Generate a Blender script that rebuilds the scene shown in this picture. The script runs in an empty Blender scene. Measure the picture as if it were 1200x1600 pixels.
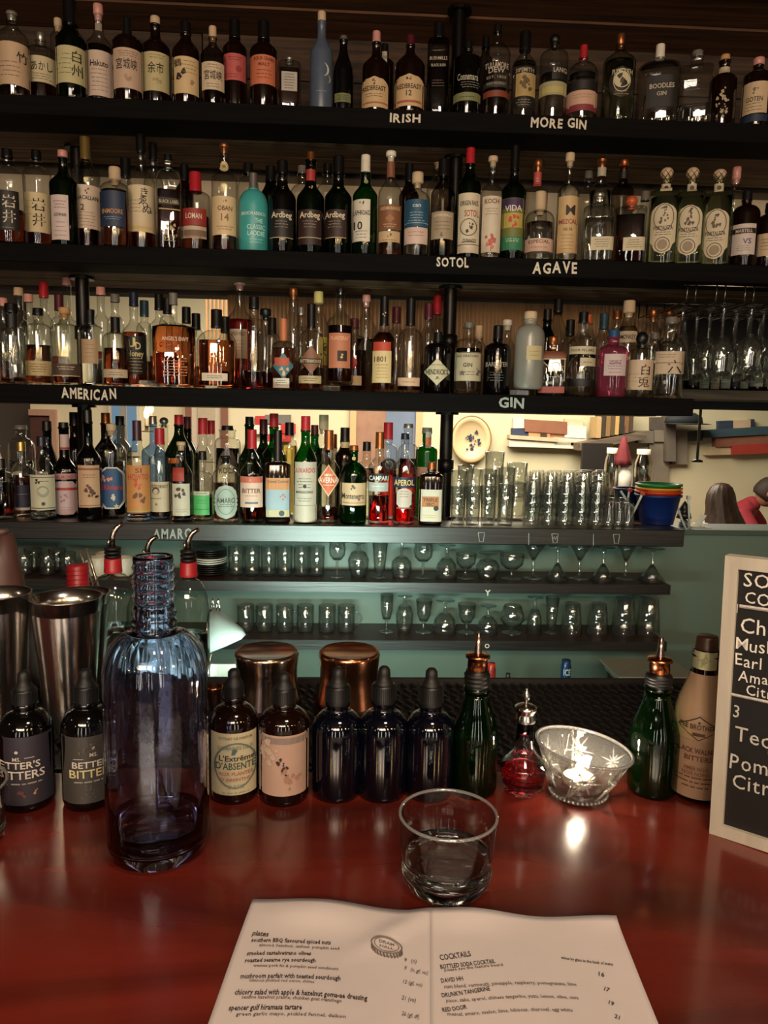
import bpy, bmesh, math, random
from mathutils import Vector, Matrix
random.seed(7)
SC = bpy.context.scene
COL = SC.collection
PI = math.pi
# ---------------------------------------------------------------- camera
CAMZ, F = 1.52, 1155.0
P_, R_, Y_ = math.radians(7.077), math.radians(1.141), math.radians(2.754)
FW = Vector((math.sin(Y_)*math.cos(P_), math.cos(Y_)*math.cos(P_), -math.sin(P_)))
_rt = Vector((math.cos(Y_), -math.sin(Y_), 0)); _up = _rt.cross(FW)
RT = _rt*math.cos(R_) + _up*math.sin(R_); UP = -_rt*math.sin(R_) + _up*math.cos(R_)
CP = Vector((0, 0, CAMZ))
cd = bpy.data.cameras.new('camera'); cam = bpy.data.objects.new('camera', cd); COL.objects.link(cam)
cd.sensor_fit = 'VERTICAL'; cd.sensor_height = 36.0; cd.lens = 36.0*F/1600.0; cd.clip_start = .02
cam.matrix_world = Matrix(((RT.x, UP.x, -FW.x, 0), (RT.y, UP.y, -FW.y, 0), (RT.z, UP.z, -FW.z, CAMZ), (0, 0, 0, 1)))
SC.camera = cam
# ---------------------------------------------------------------- exposure, world, lights
vs = SC.view_settings; vs.view_transform = 'Standard'; vs.look = 'None'; vs.gamma = 1.0; vs.use_curve_mapping = False
vs.exposure = .10
w = bpy.data.worlds.new('night'); SC.world = w; w.use_nodes = True
w.node_tree.nodes['Background'].inputs[0].default_value = (.9, .62, .4, 1)
w.node_tree.nodes['Background'].inputs[1].default_value = .012
cy = SC.cycles
cy.max_bounces = 14; cy.transmission_bounces = 12; cy.transparent_max_bounces = 40; cy.glossy_bounces = 4; cy.diffuse_bounces = 2
cy.caustics_reflective = False; cy.caustics_refractive = True; cy.sample_clamp_indirect = 3.0; cy.blur_glossy = .5
def area(name, loc, target, power, color, sx, sy=None, spread=None):
    l = bpy.data.lights.new(name, 'AREA'); l.energy = power; l.color = color
    l.shape = 'RECTANGLE'; l.size = sx; l.size_y = sy or sx
    if spread: l.spread = spread
    o = bpy.data.objects.new(name, l); COL.objects.link(o); o.location = loc
    d = Vector(target) - Vector(loc); o.rotation_euler = d.to_track_quat('-Z', 'Y').to_euler()
    return o
def point(name, loc, power, color, r=.03):
    l = bpy.data.lights.new(name, 'POINT'); l.energy = power; l.color = color; l.shadow_soft_size = r
    o = bpy.data.objects.new(name, l); COL.objects.link(o); o.location = loc
    return o
WARM = (1, .70, .42)
area('bar_room_lamp', (-.3, -2.2, 2.45), (0, 2, 1.75), 46, (1, .84, .70), 1.6, .5)
for i, (x, y, z) in enumerate([(-.95, -1.1, 2.08), (-.35, -1.25, 2.06), (.12, -1.2, 2.08), (.75, -1.2, 2.08), (1.5, -1.0, 2.1)]):
    area('filament_tube_lamp', (x, y, z), (x*.3, 2, z-.3), 5.0, (1, .62, .26), .03, .26)
for i, (x, y, z) in enumerate([(-1.4, -.9, 1.75), (-.7, -2.0, 2.3), (.4, -.8, 2.5), (1.1, -2.1, 2.2), (1.9, -.6, 1.9), (-1.9, .2, 2.2), (2.4, .5, 2.3)]):
    point('added_sparkle_light', (x, y, z), 2.6, (1, .80, .60), .035)  # unseen point lights added for small sparkles in the glass
for i, (x, wd) in enumerate([(-1.5, .16), (-.55, .12), (.65, .14), (1.7, .22)]):      # unseen strips added for tall streaks on the tins and bottles
    area('added_streak_strip', (x, -2.9, 1.15), (x*.5, 2, 1.15), 7.5, (1, .93, .84), wd, 1.7)
area('under_bar_work_light', (-.14, 1.19, 1.03), (-.06, 2.2, 1.10), 6.5, (.72, 1, .87), .55, .04, math.radians(112))
area('seat_side_pendant', (.25, .05, 2.5), (.1, .5, 1.1), 7.2, (1, .81, .70), .25)
area('dining_ceiling_light', (.9, 4.6, 2.62), (.9, 4.8, 0), 175, (1, .88, .70), 2.6, 1.6)
area('dining_window_side_light', (-1.4, 4.2, 2.62), (-1.4, 4.6, 0), 48, (1, .82, .66), 1.2, 1.0)
# ---------------------------------------------------------------- pixel helpers (turn a measured pixel into a world point)
def ray(px, py): return (FW*F + RT*(px-600) - UP*(py-800)).normalized()
def atY(px, py, Y): d = ray(px, py); return CP + d*(Y/d.y)
def atZ(px, py, Z): d = ray(px, py); return CP + d*((Z-CAMZ)/d.z)
def depth(p): return (Vector(p)-CP).dot(FW)
def vertz(px, py, X, Yy):   # height where the ray passes the vertical line at X, Yy
    d = ray(px, py); t = (X*d.x+Yy*d.y)/(d.x*d.x+d.y*d.y); return CAMZ + d.z*t
# ---------------------------------------------------------------- materials
def lin(h):
    if isinstance(h, (tuple, list)): return tuple(h)[:3]
    h = h.lstrip('#'); v = [int(h[i:i+2], 16)/255 for i in (0, 2, 4)]
    return tuple(((x+.055)/1.055)**2.4 if x > .04 else x/12.92 for x in v)
_m = {}
def mat(color, rough=.5, metal=0, noise=.12, scale=60, bump=0, spec=.5, key=None, coat=0):
    k = key or (color, rough, metal, noise, scale, bump, coat)
    if k in _m: return _m[k]
    m = bpy.data.materials.new('surface'); m.use_nodes = True; nt = m.node_tree; b = nt.nodes['Principled BSDF']; c = lin(color)
    n = nt.nodes.new('ShaderNodeTexNoise'); n.inputs['Scale'].default_value = scale; n.inputs['Detail'].default_value = 3
    tc = nt.nodes.new('ShaderNodeTexCoord'); nt.links.new(tc.outputs['Object'], n.inputs['Vector'])
    r = nt.nodes.new('ShaderNodeMapRange'); r.inputs[3].default_value = 1-noise; r.inputs[4].default_value = 1+noise
    nt.links.new(n.outputs['Fac'], r.inputs[0])
    mx = nt.nodes.new('ShaderNodeVectorMath'); mx.operation = 'SCALE'; mx.inputs[0].default_value = c
    nt.links.new(r.outputs[0], mx.inputs['Scale']); nt.links.new(mx.outputs[0], b.inputs['Base Color'])
    b.inputs['Roughness'].default_value = rough; b.inputs['Metallic'].default_value = metal
    b.inputs['Specular IOR Level'].default_value = spec
    if coat: b.inputs['Coat Weight'].default_value = coat; b.inputs['Coat Roughness'].default_value = .08
    if bump:
        bp = nt.nodes.new('ShaderNodeBump'); bp.inputs['Strength'].default_value = bump; bp.inputs['Distance'].default_value = .003
        nt.links.new(n.outputs['Fac'], bp.inputs['Height']); nt.links.new(bp.outputs[0], b.inputs['Normal'])
    _m[k] = m; return m
def wood(key, c1, c2, rough=.5, scale=3, axis=0, stretch=14, coat=0, bump=.15):
    if key in _m: return _m[key]
    m = bpy.data.materials.new(key); m.use_nodes = True; nt = m.node_tree; b = nt.nodes['Principled BSDF']
    tc = nt.nodes.new('ShaderNodeTexCoord'); mp = nt.nodes.new('ShaderNodeMapping'); s = [stretch]*3; s[axis] = 1
    mp.inputs['Scale'].default_value = s; nt.links.new(tc.outputs['Object'], mp.inputs[0])
    n = nt.nodes.new('ShaderNodeTexNoise'); n.inputs['Scale'].default_value = scale; n.inputs['Detail'].default_value = 8; n.inputs['Distortion'].default_value = .6
    nt.links.new(mp.outputs[0], n.inputs['Vector'])
    oi = nt.nodes.new('ShaderNodeObjectInfo'); mp2 = nt.nodes.new('ShaderNodeVectorMath'); mp2.operation = 'ADD'
    cmb = nt.nodes.new('ShaderNodeVectorMath'); cmb.operation = 'SCALE'; cmb.inputs[0].default_value = (9, 7, 5)
    nt.links.new(oi.outputs['Random'], cmb.inputs['Scale']); nt.links.new(tc.outputs['Object'], mp2.inputs[0]); nt.links.new(cmb.outputs[0], mp2.inputs[1]); nt.links.new(mp2.outputs[0], mp.inputs[0])
    cr = nt.nodes.new('ShaderNodeValToRGB'); e = cr.color_ramp.elements
    e[0].position = .32; e[0].color = (*lin(c1), 1); e[1].position = .68; e[1].color = (*lin(c2), 1)
    nt.links.new(n.outputs['Fac'], cr.inputs[0]); nt.links.new(cr.outputs[0], b.inputs['Base Color'])
    b.inputs['Roughness'].default_value = rough
    if coat: b.inputs['Coat Weight'].default_value = coat; b.inputs['Coat Roughness'].default_value = .12
    bp = nt.nodes.new('ShaderNodeBump'); bp.inputs['Strength'].default_value = bump; bp.inputs['Distance'].default_value = .002
    nt.links.new(n.outputs['Fac'], bp.inputs['Height']); nt.links.new(bp.outputs[0], b.inputs['Normal'])
    _m[key] = m; return m
def thin(key, tint, edge, rough=.03, body=0.0, bodycol=(.8, .8, .8), wav=0.15, refl=1.0):
    """thin-walled glass: tinted see-through, Fresnel reflection, darker where the wall is seen edge-on"""
    if key in _m: return _m[key]
    m = bpy.data.materials.new(key); m.use_nodes = True; nt = m.node_tree; nt.nodes.clear()
    o = nt.nodes.new('ShaderNodeOutputMaterial'); tr = nt.nodes.new('ShaderNodeBsdfTransparent'); gl = nt.nodes.new('ShaderNodeBsdfGlossy')
    gl.inputs['Roughness'].default_value = rough
    lw = nt.nodes.new('ShaderNodeLayerWeight'); lw.inputs[0].default_value = .5
    p5 = nt.nodes.new('ShaderNodeMath'); p5.operation = 'POWER'; p5.inputs[1].default_value = 5; nt.links.new(lw.outputs['Facing'], p5.inputs[0])
    ma = nt.nodes.new('ShaderNodeMath'); ma.operation = 'MULTIPLY_ADD'; ma.inputs[1].default_value = .92; ma.inputs[2].default_value = .05*refl; nt.links.new(p5.outputs[0], ma.inputs[0])
    p3 = nt.nodes.new('ShaderNodeMath'); p3.operation = 'POWER'; p3.inputs[1].default_value = 3; nt.links.new(lw.outputs['Facing'], p3.inputs[0])
    mc = nt.nodes.new('ShaderNodeMix'); mc.data_type = 'RGBA'; mc.inputs[6].default_value = (*tint, 1); mc.inputs[7].default_value = (*edge, 1)
    nt.links.new(p3.outputs[0], mc.inputs[0]); nt.links.new(mc.outputs[2], tr.inputs[0])
    n = nt.nodes.new('ShaderNodeTexNoise'); n.inputs['Scale'].default_value = 30; tc = nt.nodes.new('ShaderNodeTexCoord'); nt.links.new(tc.outputs['Object'], n.inputs['Vector'])
    bp = nt.nodes.new('ShaderNodeBump'); bp.inputs['Strength'].default_value = wav; bp.inputs['Distance'].default_value = .004
    nt.links.new(n.outputs['Fac'], bp.inputs['Height']); nt.links.new(bp.outputs[0], gl.inputs['Normal'])
    src = tr
    if body:
        df = nt.nodes.new('ShaderNodeBsdfDiffuse'); df.inputs[0].default_value = (*bodycol, 1)
        mb = nt.nodes.new('ShaderNodeMixShader'); mb.inputs[0].default_value = body
        nt.links.new(tr.outputs[0], mb.inputs[1]); nt.links.new(df.outputs[0], mb.inputs[2]); src = mb
    mi = nt.nodes.new('ShaderNodeMixShader'); nt.links.new(ma.outputs[0], mi.inputs[0]); nt.links.new(src.outputs[0], mi.inputs[1]); nt.links.new(gl.outputs[0], mi.inputs[2])
    nt.links.new(mi.outputs[0], o.inputs[0]); _m[key] = m; return m
def solid_glass(key, color, ior=1.45, rough=.0, bump=0, bscale=40):
    if key in _m: return _m[key]
    m = bpy.data.materials.new(key); m.use_nodes = True; nt = m.node_tree; b = nt.nodes['Principled BSDF']
    b.inputs['Transmission Weight'].default_value = 1; b.inputs['IOR'].default_value = ior; b.inputs['Roughness'].default_value = rough
    n = nt.nodes.new('ShaderNodeTexNoise'); n.inputs['Scale'].default_value = bscale; tc = nt.nodes.new('ShaderNodeTexCoord'); nt.links.new(tc.outputs['Object'], n.inputs['Vector'])
    mx = nt.nodes.new('ShaderNodeMix'); mx.data_type = 'RGBA'; mx.inputs[6].default_value = (*[x*.96 for x in color], 1); mx.inputs[7].default_value = (*color, 1)
    nt.links.new(n.outputs['Fac'], mx.inputs[0]); nt.links.new(mx.outputs[2], b.inputs['Base Color'])
    if bump:
        bp = nt.nodes.new('ShaderNodeBump'); bp.inputs['Strength'].default_value = bump; bp.inputs['Distance'].default_value = .003
        nt.links.new(n.outputs['Fac'], bp.inputs['Height']); nt.links.new(bp.outputs[0], b.inputs['Normal'])
    _m[key] = m; return m
def emit(key, color, s):
    if key in _m: return _m[key]
    m = bpy.data.materials.new(key); m.use_nodes = True; nt = m.node_tree; nt.nodes.clear()
    o = nt.nodes.new('ShaderNodeOutputMaterial'); e = nt.nodes.new('ShaderNodeEmission'); e.inputs[0].default_value = (*color, 1); e.inputs[1].default_value = s
    nt.links.new(e.outputs[0], o.inputs[0]); _m[key] = m; return m
GL = {
 'clear': lambda: thin('clear_glass', (.93, .94, .91), (.26, .27, .24), refl=2.0),
 'frost': lambda: thin('frosted_glass', (.62, .63, .58), (.3, .3, .27), .25, .30, (.62, .62, .55)),
 'smoke': lambda: thin('smoky_glass', (.45, .42, .38), (.1, .1, .09)),
 'aqua': lambda: thin('pale_green_glass', (.72, .80, .66), (.2, .26, .18)),
 'green': lambda: thin('green_glass', (.03, .22, .04), (.0, .03, .0), .05, .03, (.01, .10, .012)),
 'dkgreen': lambda: thin('dark_green_glass', (.04, .09, .02), (.0, .01, .0), .05, .1, (.006, .018, .005)),
 'bluec': lambda: thin('blue_clear_glass', (.45, .60, .85), (.1, .15, .3)),
 'pinkc': lambda: thin('pink_glass', (.75, .30, .40), (.3, .05, .1), .04, .25, (.35, .07, .12)),
 'black': lambda: mat('#060505', .08, 0, .1, key='black_glass', coat=.3),
 'brown': lambda: mat('#120603', .08, 0, .1, key='dark_brown_glass', coat=.3),
 'slate': lambda: mat('#4a5566', .35, 0, .15, key='grey_blue_bottle'),
 'teal': lambda: mat('#3f9a98', .35, 0, .05, key='turquoise_bottle'),
 'wicker': lambda: mat('#b9ab92', .7, 0, .25, 150, .8, key='straw_cover'),
}
LQ = {
 'amber': lambda: solid_glass('amber_spirit', (.52, .13, .035), 1.34, .0),
 'dark': lambda: solid_glass('dark_spirit', (.22, .04, .015), 1.34, .0),
 'orange': lambda: solid_glass('orange_spirit', (.85, .26, .10), 1.34, .0),
 'red': lambda: solid_glass('red_spirit', (.75, .05, .05), 1.34, .0),
 'water': lambda: solid_glass('clear_spirit', (.93, .93, .90), 1.33, .0),
 'green': lambda: solid_glass('green_spirit', (.20, .75, .25), 1.34, .0),
 'yellow': lambda: solid_glass('yellow_spirit', (.80, .66, .18), 1.34, .0),
}
# ---------------------------------------------------------------- mesh helpers
def mesh(name, verts, faces, m=None, parent=None, smooth=True, loc=None, extra=None):
    me = bpy.data.meshes.new(name); me.from_pydata(verts, [], faces)
    if smooth:
        me.polygons.foreach_set('use_smooth', [True]*len(me.polygons))
    for mm in (m if isinstance(m, list) else [m]):
        if mm: me.materials.append(mm)
    me.update()
    o = bpy.data.objects.new(name, me); COL.objects.link(o)
    if parent is not None: o.parent = parent
    if loc is not None: o.location = loc
    return o
class MB:
    def __init__(s): s.v = []; s.f = []; s.mi = []; s.cur = 0
    def add(s, vs_, fs_):
        k = len(s.v); s.v += [tuple(p) for p in vs_]; s.f += [tuple(i+k for i in f) for f in fs_]; s.mi += [s.cur]*len(fs_)
    def box(s, a, b, M=None):
        x0, y0, z0 = a; x1, y1, z1 = b
        v = [Vector(p) for p in ((x0,y0,z0),(x1,y0,z0),(x1,y1,z0),(x0,y1,z0),(x0,y0,z1),(x1,y0,z1),(x1,y1,z1),(x0,y1,z1))]
        if M: v = [M @ p for p in v]
        s.add(v, [(0,3,2,1),(4,5,6,7),(0,1,5,4),(1,2,6,5),(2,3,7,6),(3,0,4,7)])
    def tube(s, pts, r, n=8, cap=True):
        pts = [Vector(p) for p in pts]; rs = r if isinstance(r, (list, tuple)) else [r]*len(pts)
        vs_ = []; up = Vector((0, 0, 1)); prev = None
        for i, p in enumerate(pts):
            t = (pts[min(i+1, len(pts)-1)] - pts[max(i-1, 0)]).normalized()
            if prev is None:
                a = t.cross(up) if abs(t.dot(up)) < .9 else t.cross(Vector((1, 0, 0)))
            else: a = prev - t*prev.dot(t)
            a.normalize(); prev = a; bb = t.cross(a)
            for k in range(n):
                q = 2*PI*k/n; vs_.append(p + a*(rs[i]*math.cos(q)) + bb*(rs[i]*math.sin(q)))
        fs_ = []
        for i in range(len(pts)-1):
            for k in range(n): fs_.append((i*n+k, i*n+(k+1)%n, (i+1)*n+(k+1)%n, (i+1)*n+k))
        if cap: fs_.append(tuple(range(n-1, -1, -1))); fs_.append(tuple((len(pts)-1)*n+k for k in range(n)))
        s.add(vs_, fs_)
    def lathe(s, prof, n=24, sq=2, flat=1, off=(0, 0, 0), fn=None):
        ring = []
        for k in range(n):
            q = 2*PI*(k+.5)/n; c, si = math.cos(q), math.sin(q)
            if sq != 2: c = math.copysign(abs(c)**(2/sq), c); si = math.copysign(abs(si)**(2/sq), si)
            ring.append((c, si*flat))
        vs_ = []; fs_ = []; idx = []
        for j, (r, z) in enumerate(prof):
            if r < 1e-6: idx.append([len(vs_)]); vs_.append((off[0], off[1], z+off[2]))
            else:
                st = len(vs_); idx.append([st+k for k in range(n)])
                for k, (c, si) in enumerate(ring):
                    rr = fn(r, z, k, n) if fn else r
                    vs_.append((rr*c+off[0], rr*si+off[1], z+off[2]))
        for a, b in zip(idx, idx[1:]):
            if len(a) == 1 and len(b) == 1: continue
            for k in range(n):
                k2 = (k+1) % n
                if len(a) == 1: fs_.append((a[0], b[k2], b[k]))
                elif len(b) == 1: fs_.append((a[k], a[k2], b[0]))
                else: fs_.append((a[k], a[k2], b[k2], b[k]))
        s.add(vs_, fs_)
    def obj(s, name, m, parent=None, smooth=False, loc=None):
        o = mesh(name, s.v, s.f, m, parent, smooth, loc)
        if isinstance(m, list): o.data.polygons.foreach_set('material_index', s.mi)
        return o
def lathe(name, prof, m, parent=None, n=24, sq=2, flat=1, off=(0, 0, 0), fn=None, smooth=True):
    b = MB(); b.lathe(prof, n, sq, flat, off, fn); return b.obj(name, m, parent, smooth)
def sharpen(o, deg=35):
    o.data.set_sharp_from_angle(angle=math.radians(deg)); return o
def tag(o, label=None, cat=None, group=None, kind=None):
    if label: o['label'] = label
    if cat: o['category'] = cat
    if group: o['group'] = group
    if kind: o['kind'] = kind
    return o
LABELS = []
def thing(name, label, cat, loc=(0, 0, 0), rz=0, group=None):
    o = bpy.data.objects.new(name, None); COL.objects.link(o); o.location = loc; o.rotation_euler = (0, 0, rz); o.empty_display_size = .02
    LABELS.append(label); return tag(o, label, cat, group)
def copy_tree(o, loc, rz, label, group=None):
    c = o.copy(); COL.objects.link(c); c.location = loc; c.rotation_euler = (0, 0, rz); c['label'] = label; LABELS.append(label)
    if group: c['group'] = group
    for ch in o.children:
        d = ch.copy(); COL.objects.link(d); d.parent = c
        for g in ch.children:
            e = g.copy(); COL.objects.link(e); e.parent = d
    return c
_tc = {}
def textmesh(s, bold=.012, cell=False):
    """flat letters, one unit high, centred on the origin; returns verts (x, y), triangles, width"""
    k = (s, bold)
    if k in _tc: return _tc[k]
    cu = bpy.data.curves.new('lettering', 'FONT'); cu.body = s; cu.resolution_u = 2 if len(s) < 24 else 1; cu.offset = bold
    o = bpy.data.objects.new('lettering', cu); me = bpy.data.meshes.new_from_object(o)
    v = [(p.co.x, p.co.y) for p in me.vertices]; f = [tuple(p.vertices) for p in me.polygons]
    bpy.data.objects.remove(o); bpy.data.meshes.remove(me); bpy.data.curves.remove(cu)
    if not v: return [], [], 0
    x0 = min(p[0] for p in v); x1 = max(p[0] for p in v); y0 = min(p[1] for p in v); y1 = max(p[1] for p in v)
    h = .72 if ord(s[0]) < 0x2e80 else max(y1-y0, .01); cyy = .36 if ord(s[0]) < 0x2e80 else (y0+y1)/2
    v = [((a-(x0+x1)/2)/h, (b-cyy)/h) for a, b in v]; _tc[k] = (v, f, (x1-x0)/h); return _tc[k]
def place_text(b, s, fn, u, v, h, width=None, bold=.012, rot=0, jitter=0, shear=0):
    """append letters to MB b; fn(u, v) -> 3D point; h letter height; width = full width if the text is to be fitted"""
    def put(s_, u_, v_, sx, sy, r):
        vv, ff, ww = textmesh(s_, bold)
        if not vv: return
        c, si = math.cos(r), math.sin(r)
        b.add([fn(u_ + (x*sx+y*shear*sy)*c - y*sy*si, v_ + (x*sx)*si + y*sy*c) for x, y in vv], ff)
    vv, ff, ww = textmesh(s, bold)
    sx = (width/ww) if width and ww else h
    if not jitter: put(s, u, v, sx, h, rot); return
    ws = [(textmesh(c_, bold)[2]+.16) if c_ != ' ' else .42 for c_ in s]; k_ = ww*sx/sum(ws); x = u - ww*sx/2*math.cos(rot); y = v - ww*sx/2*math.sin(rot)
    for ch, wc in zip(s, ws):
        if ch != ' ':
            j = random.uniform(-1, 1)*jitter
            put(ch, x+k_*wc/2*math.cos(rot), y+k_*wc/2*math.sin(rot)+j*h*.16, k_*random.uniform(.95, 1.04), h*random.uniform(.94, 1.06), rot+j*.10)
        x += k_*wc*math.cos(rot); y += k_*wc*math.sin(rot)
# ================================================================= the setting
def sbox(name, a, b, m, kind='structure', parent=None, bev=0):
    q = MB(); q.box(a, b); o = q.obj(name, m, parent)
    if kind and parent is None: o['kind'] = kind
    return o
black_dull = wood('black_stained_wood_dull', '#030202', '#0b0807', .8, 5, 0, 22, bump=.4); black_dull.node_tree.nodes['Principled BSDF'].inputs['Specular IOR Level'].default_value = .12
SHZ = {1: 2.310, 2: 1.952, 3: 1.595, 4: 1.232}
YF, YB, TH = 2.0, 2.37, .047
dark_paint = mat('#1a1512', .7, 0, .2, 8)
M_cream = mat('#cfc6a4', .85, 0, .05, 5)
floor_m = wood('floor_boards', '#1c100a', '#35200f', .5, 2, 1, 10)
plank_m = wood('rough_planks', '#26190f', '#7a5c3e', .75, 4, 0, 16, bump=.6)
plank_d = wood('dark_rough_planks', '#180f09', '#4a3522', .8, 4, 0, 16, bump=.6)
plank_v = wood('soffit_wood', '#3a2414', '#6a4426', .7, 3, 0, 18, bump=.4)
black_wood = wood('black_stained_wood', '#050404', '#1c1815', .42, 5, 0, 22, bump=.5, coat=.8)
black_wood.node_tree.nodes['Principled BSDF'].inputs['Coat Roughness'].default_value = .38
sbox('floor', (-2.6, -3, -.1), (5.4, 6.4, 0), floor_m)
sbox('wall_left', (-2.7, -3, 0), (-2.6, 6.4, 2.75), mat('#241812', .8, 0, .2, 6))
sbox('wall_right', (5.4, -3, 0), (5.5, 6.4, 2.75), mat('#d2c9a8', .85, 0, .06, 5, key='cream2'))
sbox('wall_behind_guests', (-2.7, -3.1, 0), (5.5, -3, 2.75), mat('#2a1c14', .8, 0, .2, 6))
sbox('wall_dining', (-2.6, 6.2, 0), (5.4, 6.3, 2.75), M_cream)
cl = sbox('ceiling', (-2.6, -3, 2.75), (5.4, 6.4, 2.85), mat('#3a2a1c', .8, 0, .2, 6))
# wooden soffit boards over the shelves, part of the ceiling
for i in range(5):
    y0 = 1.62 + i*.155
    sbox('ceiling_board', (-2.0, y0, 2.655 + (i % 2)*.006), (3.0, y0+.149, 2.70), plank_v, parent=cl)
# back wall above the pass-through: a solid wall faced with planks behind row one, plain grey panel behind row two
wb = sbox('wall_back', (-2.6, 2.42, 1.90), (5.4, 2.50, 2.75), mat('#4a4035', .85, 0, .1, 4))
zz = 2.30
for i, h in enumerate((.125, .11, .135)):
    for j, (a, b_) in enumerate(((-2.0, -.46), (-.455, .52), (.525, 1.5), (1.505, 3.0))):
        sbox('wall_plank', (a, 2.395-.004*((i*3+j) % 3), zz), (b_, 2.42, zz+h-.004), plank_d, parent=wb)
    zz += h
sbox('wall_panel', (-2.0, 2.405, 1.93), (3.0, 2.42, 2.24), mat('#b8aa92', .8, 0, .12, 3), parent=wb)
# half wall under the shelves, painted grey green
green_m = mat('#627469', .45, 0, .07, 9, .25)
hw = sbox('wall_half', (-2.6, 2.25, 0), (5.4, 2.37, 1.185), green_m)
sbox('ledge_cap', (-2.6, 2.235, 1.185), (5.4, 2.385, 1.20), mat('#46564d', .5, 0, .1, 9), parent=hw)
# reeded panel behind the third shelf
rx0, rx1 = atY(356, 540, 2.4).x, atY(1062, 540, 2.4).x
rp = thing('reeded_panel', 'tan reeded panel standing behind the bottles of the third shelf', 'panel', (rx0, 2.395, 1.595))
reed = mat('#8d6d4c', .42, 0, .25, 18)
sbox('panel_sheet', (0, .01, .0), (rx1-rx0, .025, .305), reed, None, rp)
q = MB(); n = int((rx1-rx0)/.0125)
for i in range(n):
    x = (i+.5)*(rx1-rx0)/n; q.lathe([(0, 0), (.0052, 0), (.0052, .303), (0, .303)], 6, off=(x, .008, .001))
tag(q.obj('reed', reed, rp), kind='stuff')

# ---------------------------------------------------------------- shelves
chalk = mat('#cfc6b4', .9, 0, .35, 300, key='chalk_white'); chalk2 = mat('#9aa39c', .9, 0, .35, 300, key='chalk_grey')
shelf_ends = {1: (-2.3, 1.95), 2: (-2.3, 1.95), 3: (-2.3, atY(1085, 622, YF).x), 4: (-2.3, atY(1070, 830, YF).x)}
SD = {1: 'top dark wooden shelf chalked IRISH and MORE GIN on its edge', 2: 'second dark wooden shelf chalked SOTOL and AGAVE on its edge',
      3: 'third dark wooden shelf chalked AMERICAN and GIN on its edge', 4: 'fourth dark wooden shelf chalked AMARO, with drinking glasses at its right'}
SHELF = {}
for k, z in SHZ.items():
    x0, x1 = shelf_ends[k]; t = thing('bottle_shelf', SD[k], 'shelf', (x0, YF, z-TH)); SHELF[k] = t
    ww = [.125, .118, .122] if k != 4 else [.125, .11]; y = 0
    for i, wd in enumerate(ww):
        q = MB(); q.box((0, y, 0 if i == 0 else .001*(i % 2)), (x1-x0, y+wd-.002, TH)); o = q.obj('plank', (black_wood if k == 4 else black_dull) if i == 0 else plank_m, t); y += wd
        bv = o.modifiers.new('b', 'BEVEL'); bv.width = .002; bv.segments = 1
def shelf_text(k, s, xc, yc, hpx, wpx, m=chalk, jit=.6):
    t = SHELF[k]; b = MB(); p = atY(xc, yc, YF); sc = depth(p)/F
    place_text(b, s, lambda u, v: (p.x-t.location.x+u, -.0012, p.z-t.location.z+v), 0, 0, hpx*sc, wpx*sc, .03, 0, jit)
    return b.obj('chalk_lettering', m, t)
shelf_text(1, 'IRISH', 633, 184, 13, 50); shelf_text(1, 'MORE GIN', 873, 192, 14, 90)
shelf_text(2, 'SOTOL', 707, 410, 14, 52); shelf_text(2, 'AGAVE', 867, 418, 17, 72)
shelf_text(3, 'AMERICAN', 139, 615, 16, 86); shelf_text(3, 'GIN', 799, 629, 15, 42, chalk2); shelf_text(4, 'AMARO', 270, 833, 15, 62, chalk2)
def chalk_lines(k, segs, r=.0011, m=chalk2):
    t = SHELF[k]; b = MB()
    for pts in segs:
        P = [atY(x, y, YF) for x, y in pts]; b.tube([(p.x-t.location.x, -.001, p.z-t.location.z) for p in P], r, 5)
    return b.obj('chalk_drawing', m, t)
for gx, gy in ((752, 839), (867, 841), (963, 842)):
    chalk_lines(4, [[(gx-5, gy-7), (gx+5, gy-7), (gx+3, gy+7), (gx-3, gy+7), (gx-5, gy-7)]])
chalk_lines(4, [[(864, 842), (866, 838), (867, 843), (870, 838)]])
chalk_lines(4, [[(826, 833), (826, 851)], [(927, 834), (927, 852)]])
# pipes between shelves
pipe_m = mat('#14110f', .35, .6, .2, 40)
def pipe(px, py, k_top, k_bot, Y, desc, r=.019):
    p = atY(px, py, Y); z0 = SHZ[k_bot]; z1 = (SHZ[k_top]-TH) if k_top else 2.655
    t = thing('shelf_pipe', desc, 'pipe', (p.x, Y, z0))
    h = z1-z0; lathe('pipe_tube', [(r, .008), (r, h-.008)], pipe_m, t, 16)
    for nm, a, b_ in (('flange', 0, .008), ('flange', h-.008, h)): lathe(nm, [(0, a), (.034, a), (.034, b_), (0, b_)], pipe_m, t, 16, smooth=False)
    lathe('coupling', [(r, h*.5-.02), (r+.005, h*.5-.018), (r+.005, h*.5+.018), (r, h*.5+.02)], pipe_m, t, 16)
pipe(702, 520, 2, 3, 2.18, 'black iron pipe between the second and third shelves beside the diamond-labelled bottle')
pipe(697, 700, 3, 4, 2.18, 'black iron pipe between the third and fourth shelves beside stacked highball glasses')
pipe(711, 300, 1, 2, 2.19, 'black iron pipe between the top and second shelves, just left of the SOTOL bottle')
pipe(716, 90, 0, 1, 2.2, 'black iron pipe from the top shelf up to the ceiling boards')
pipe(130, 500, 2, 3, 2.19, 'black iron pipe between the second and third shelves above the AMERICAN lettering')
pipe(134, 720, 3, 4, 2.22, 'black iron pipe behind the dark bottles at the left of the fourth shelf')
pipe(122, 290, 1, 2, 2.22, 'black iron pipe behind the left bottles of the second shelf')
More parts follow.
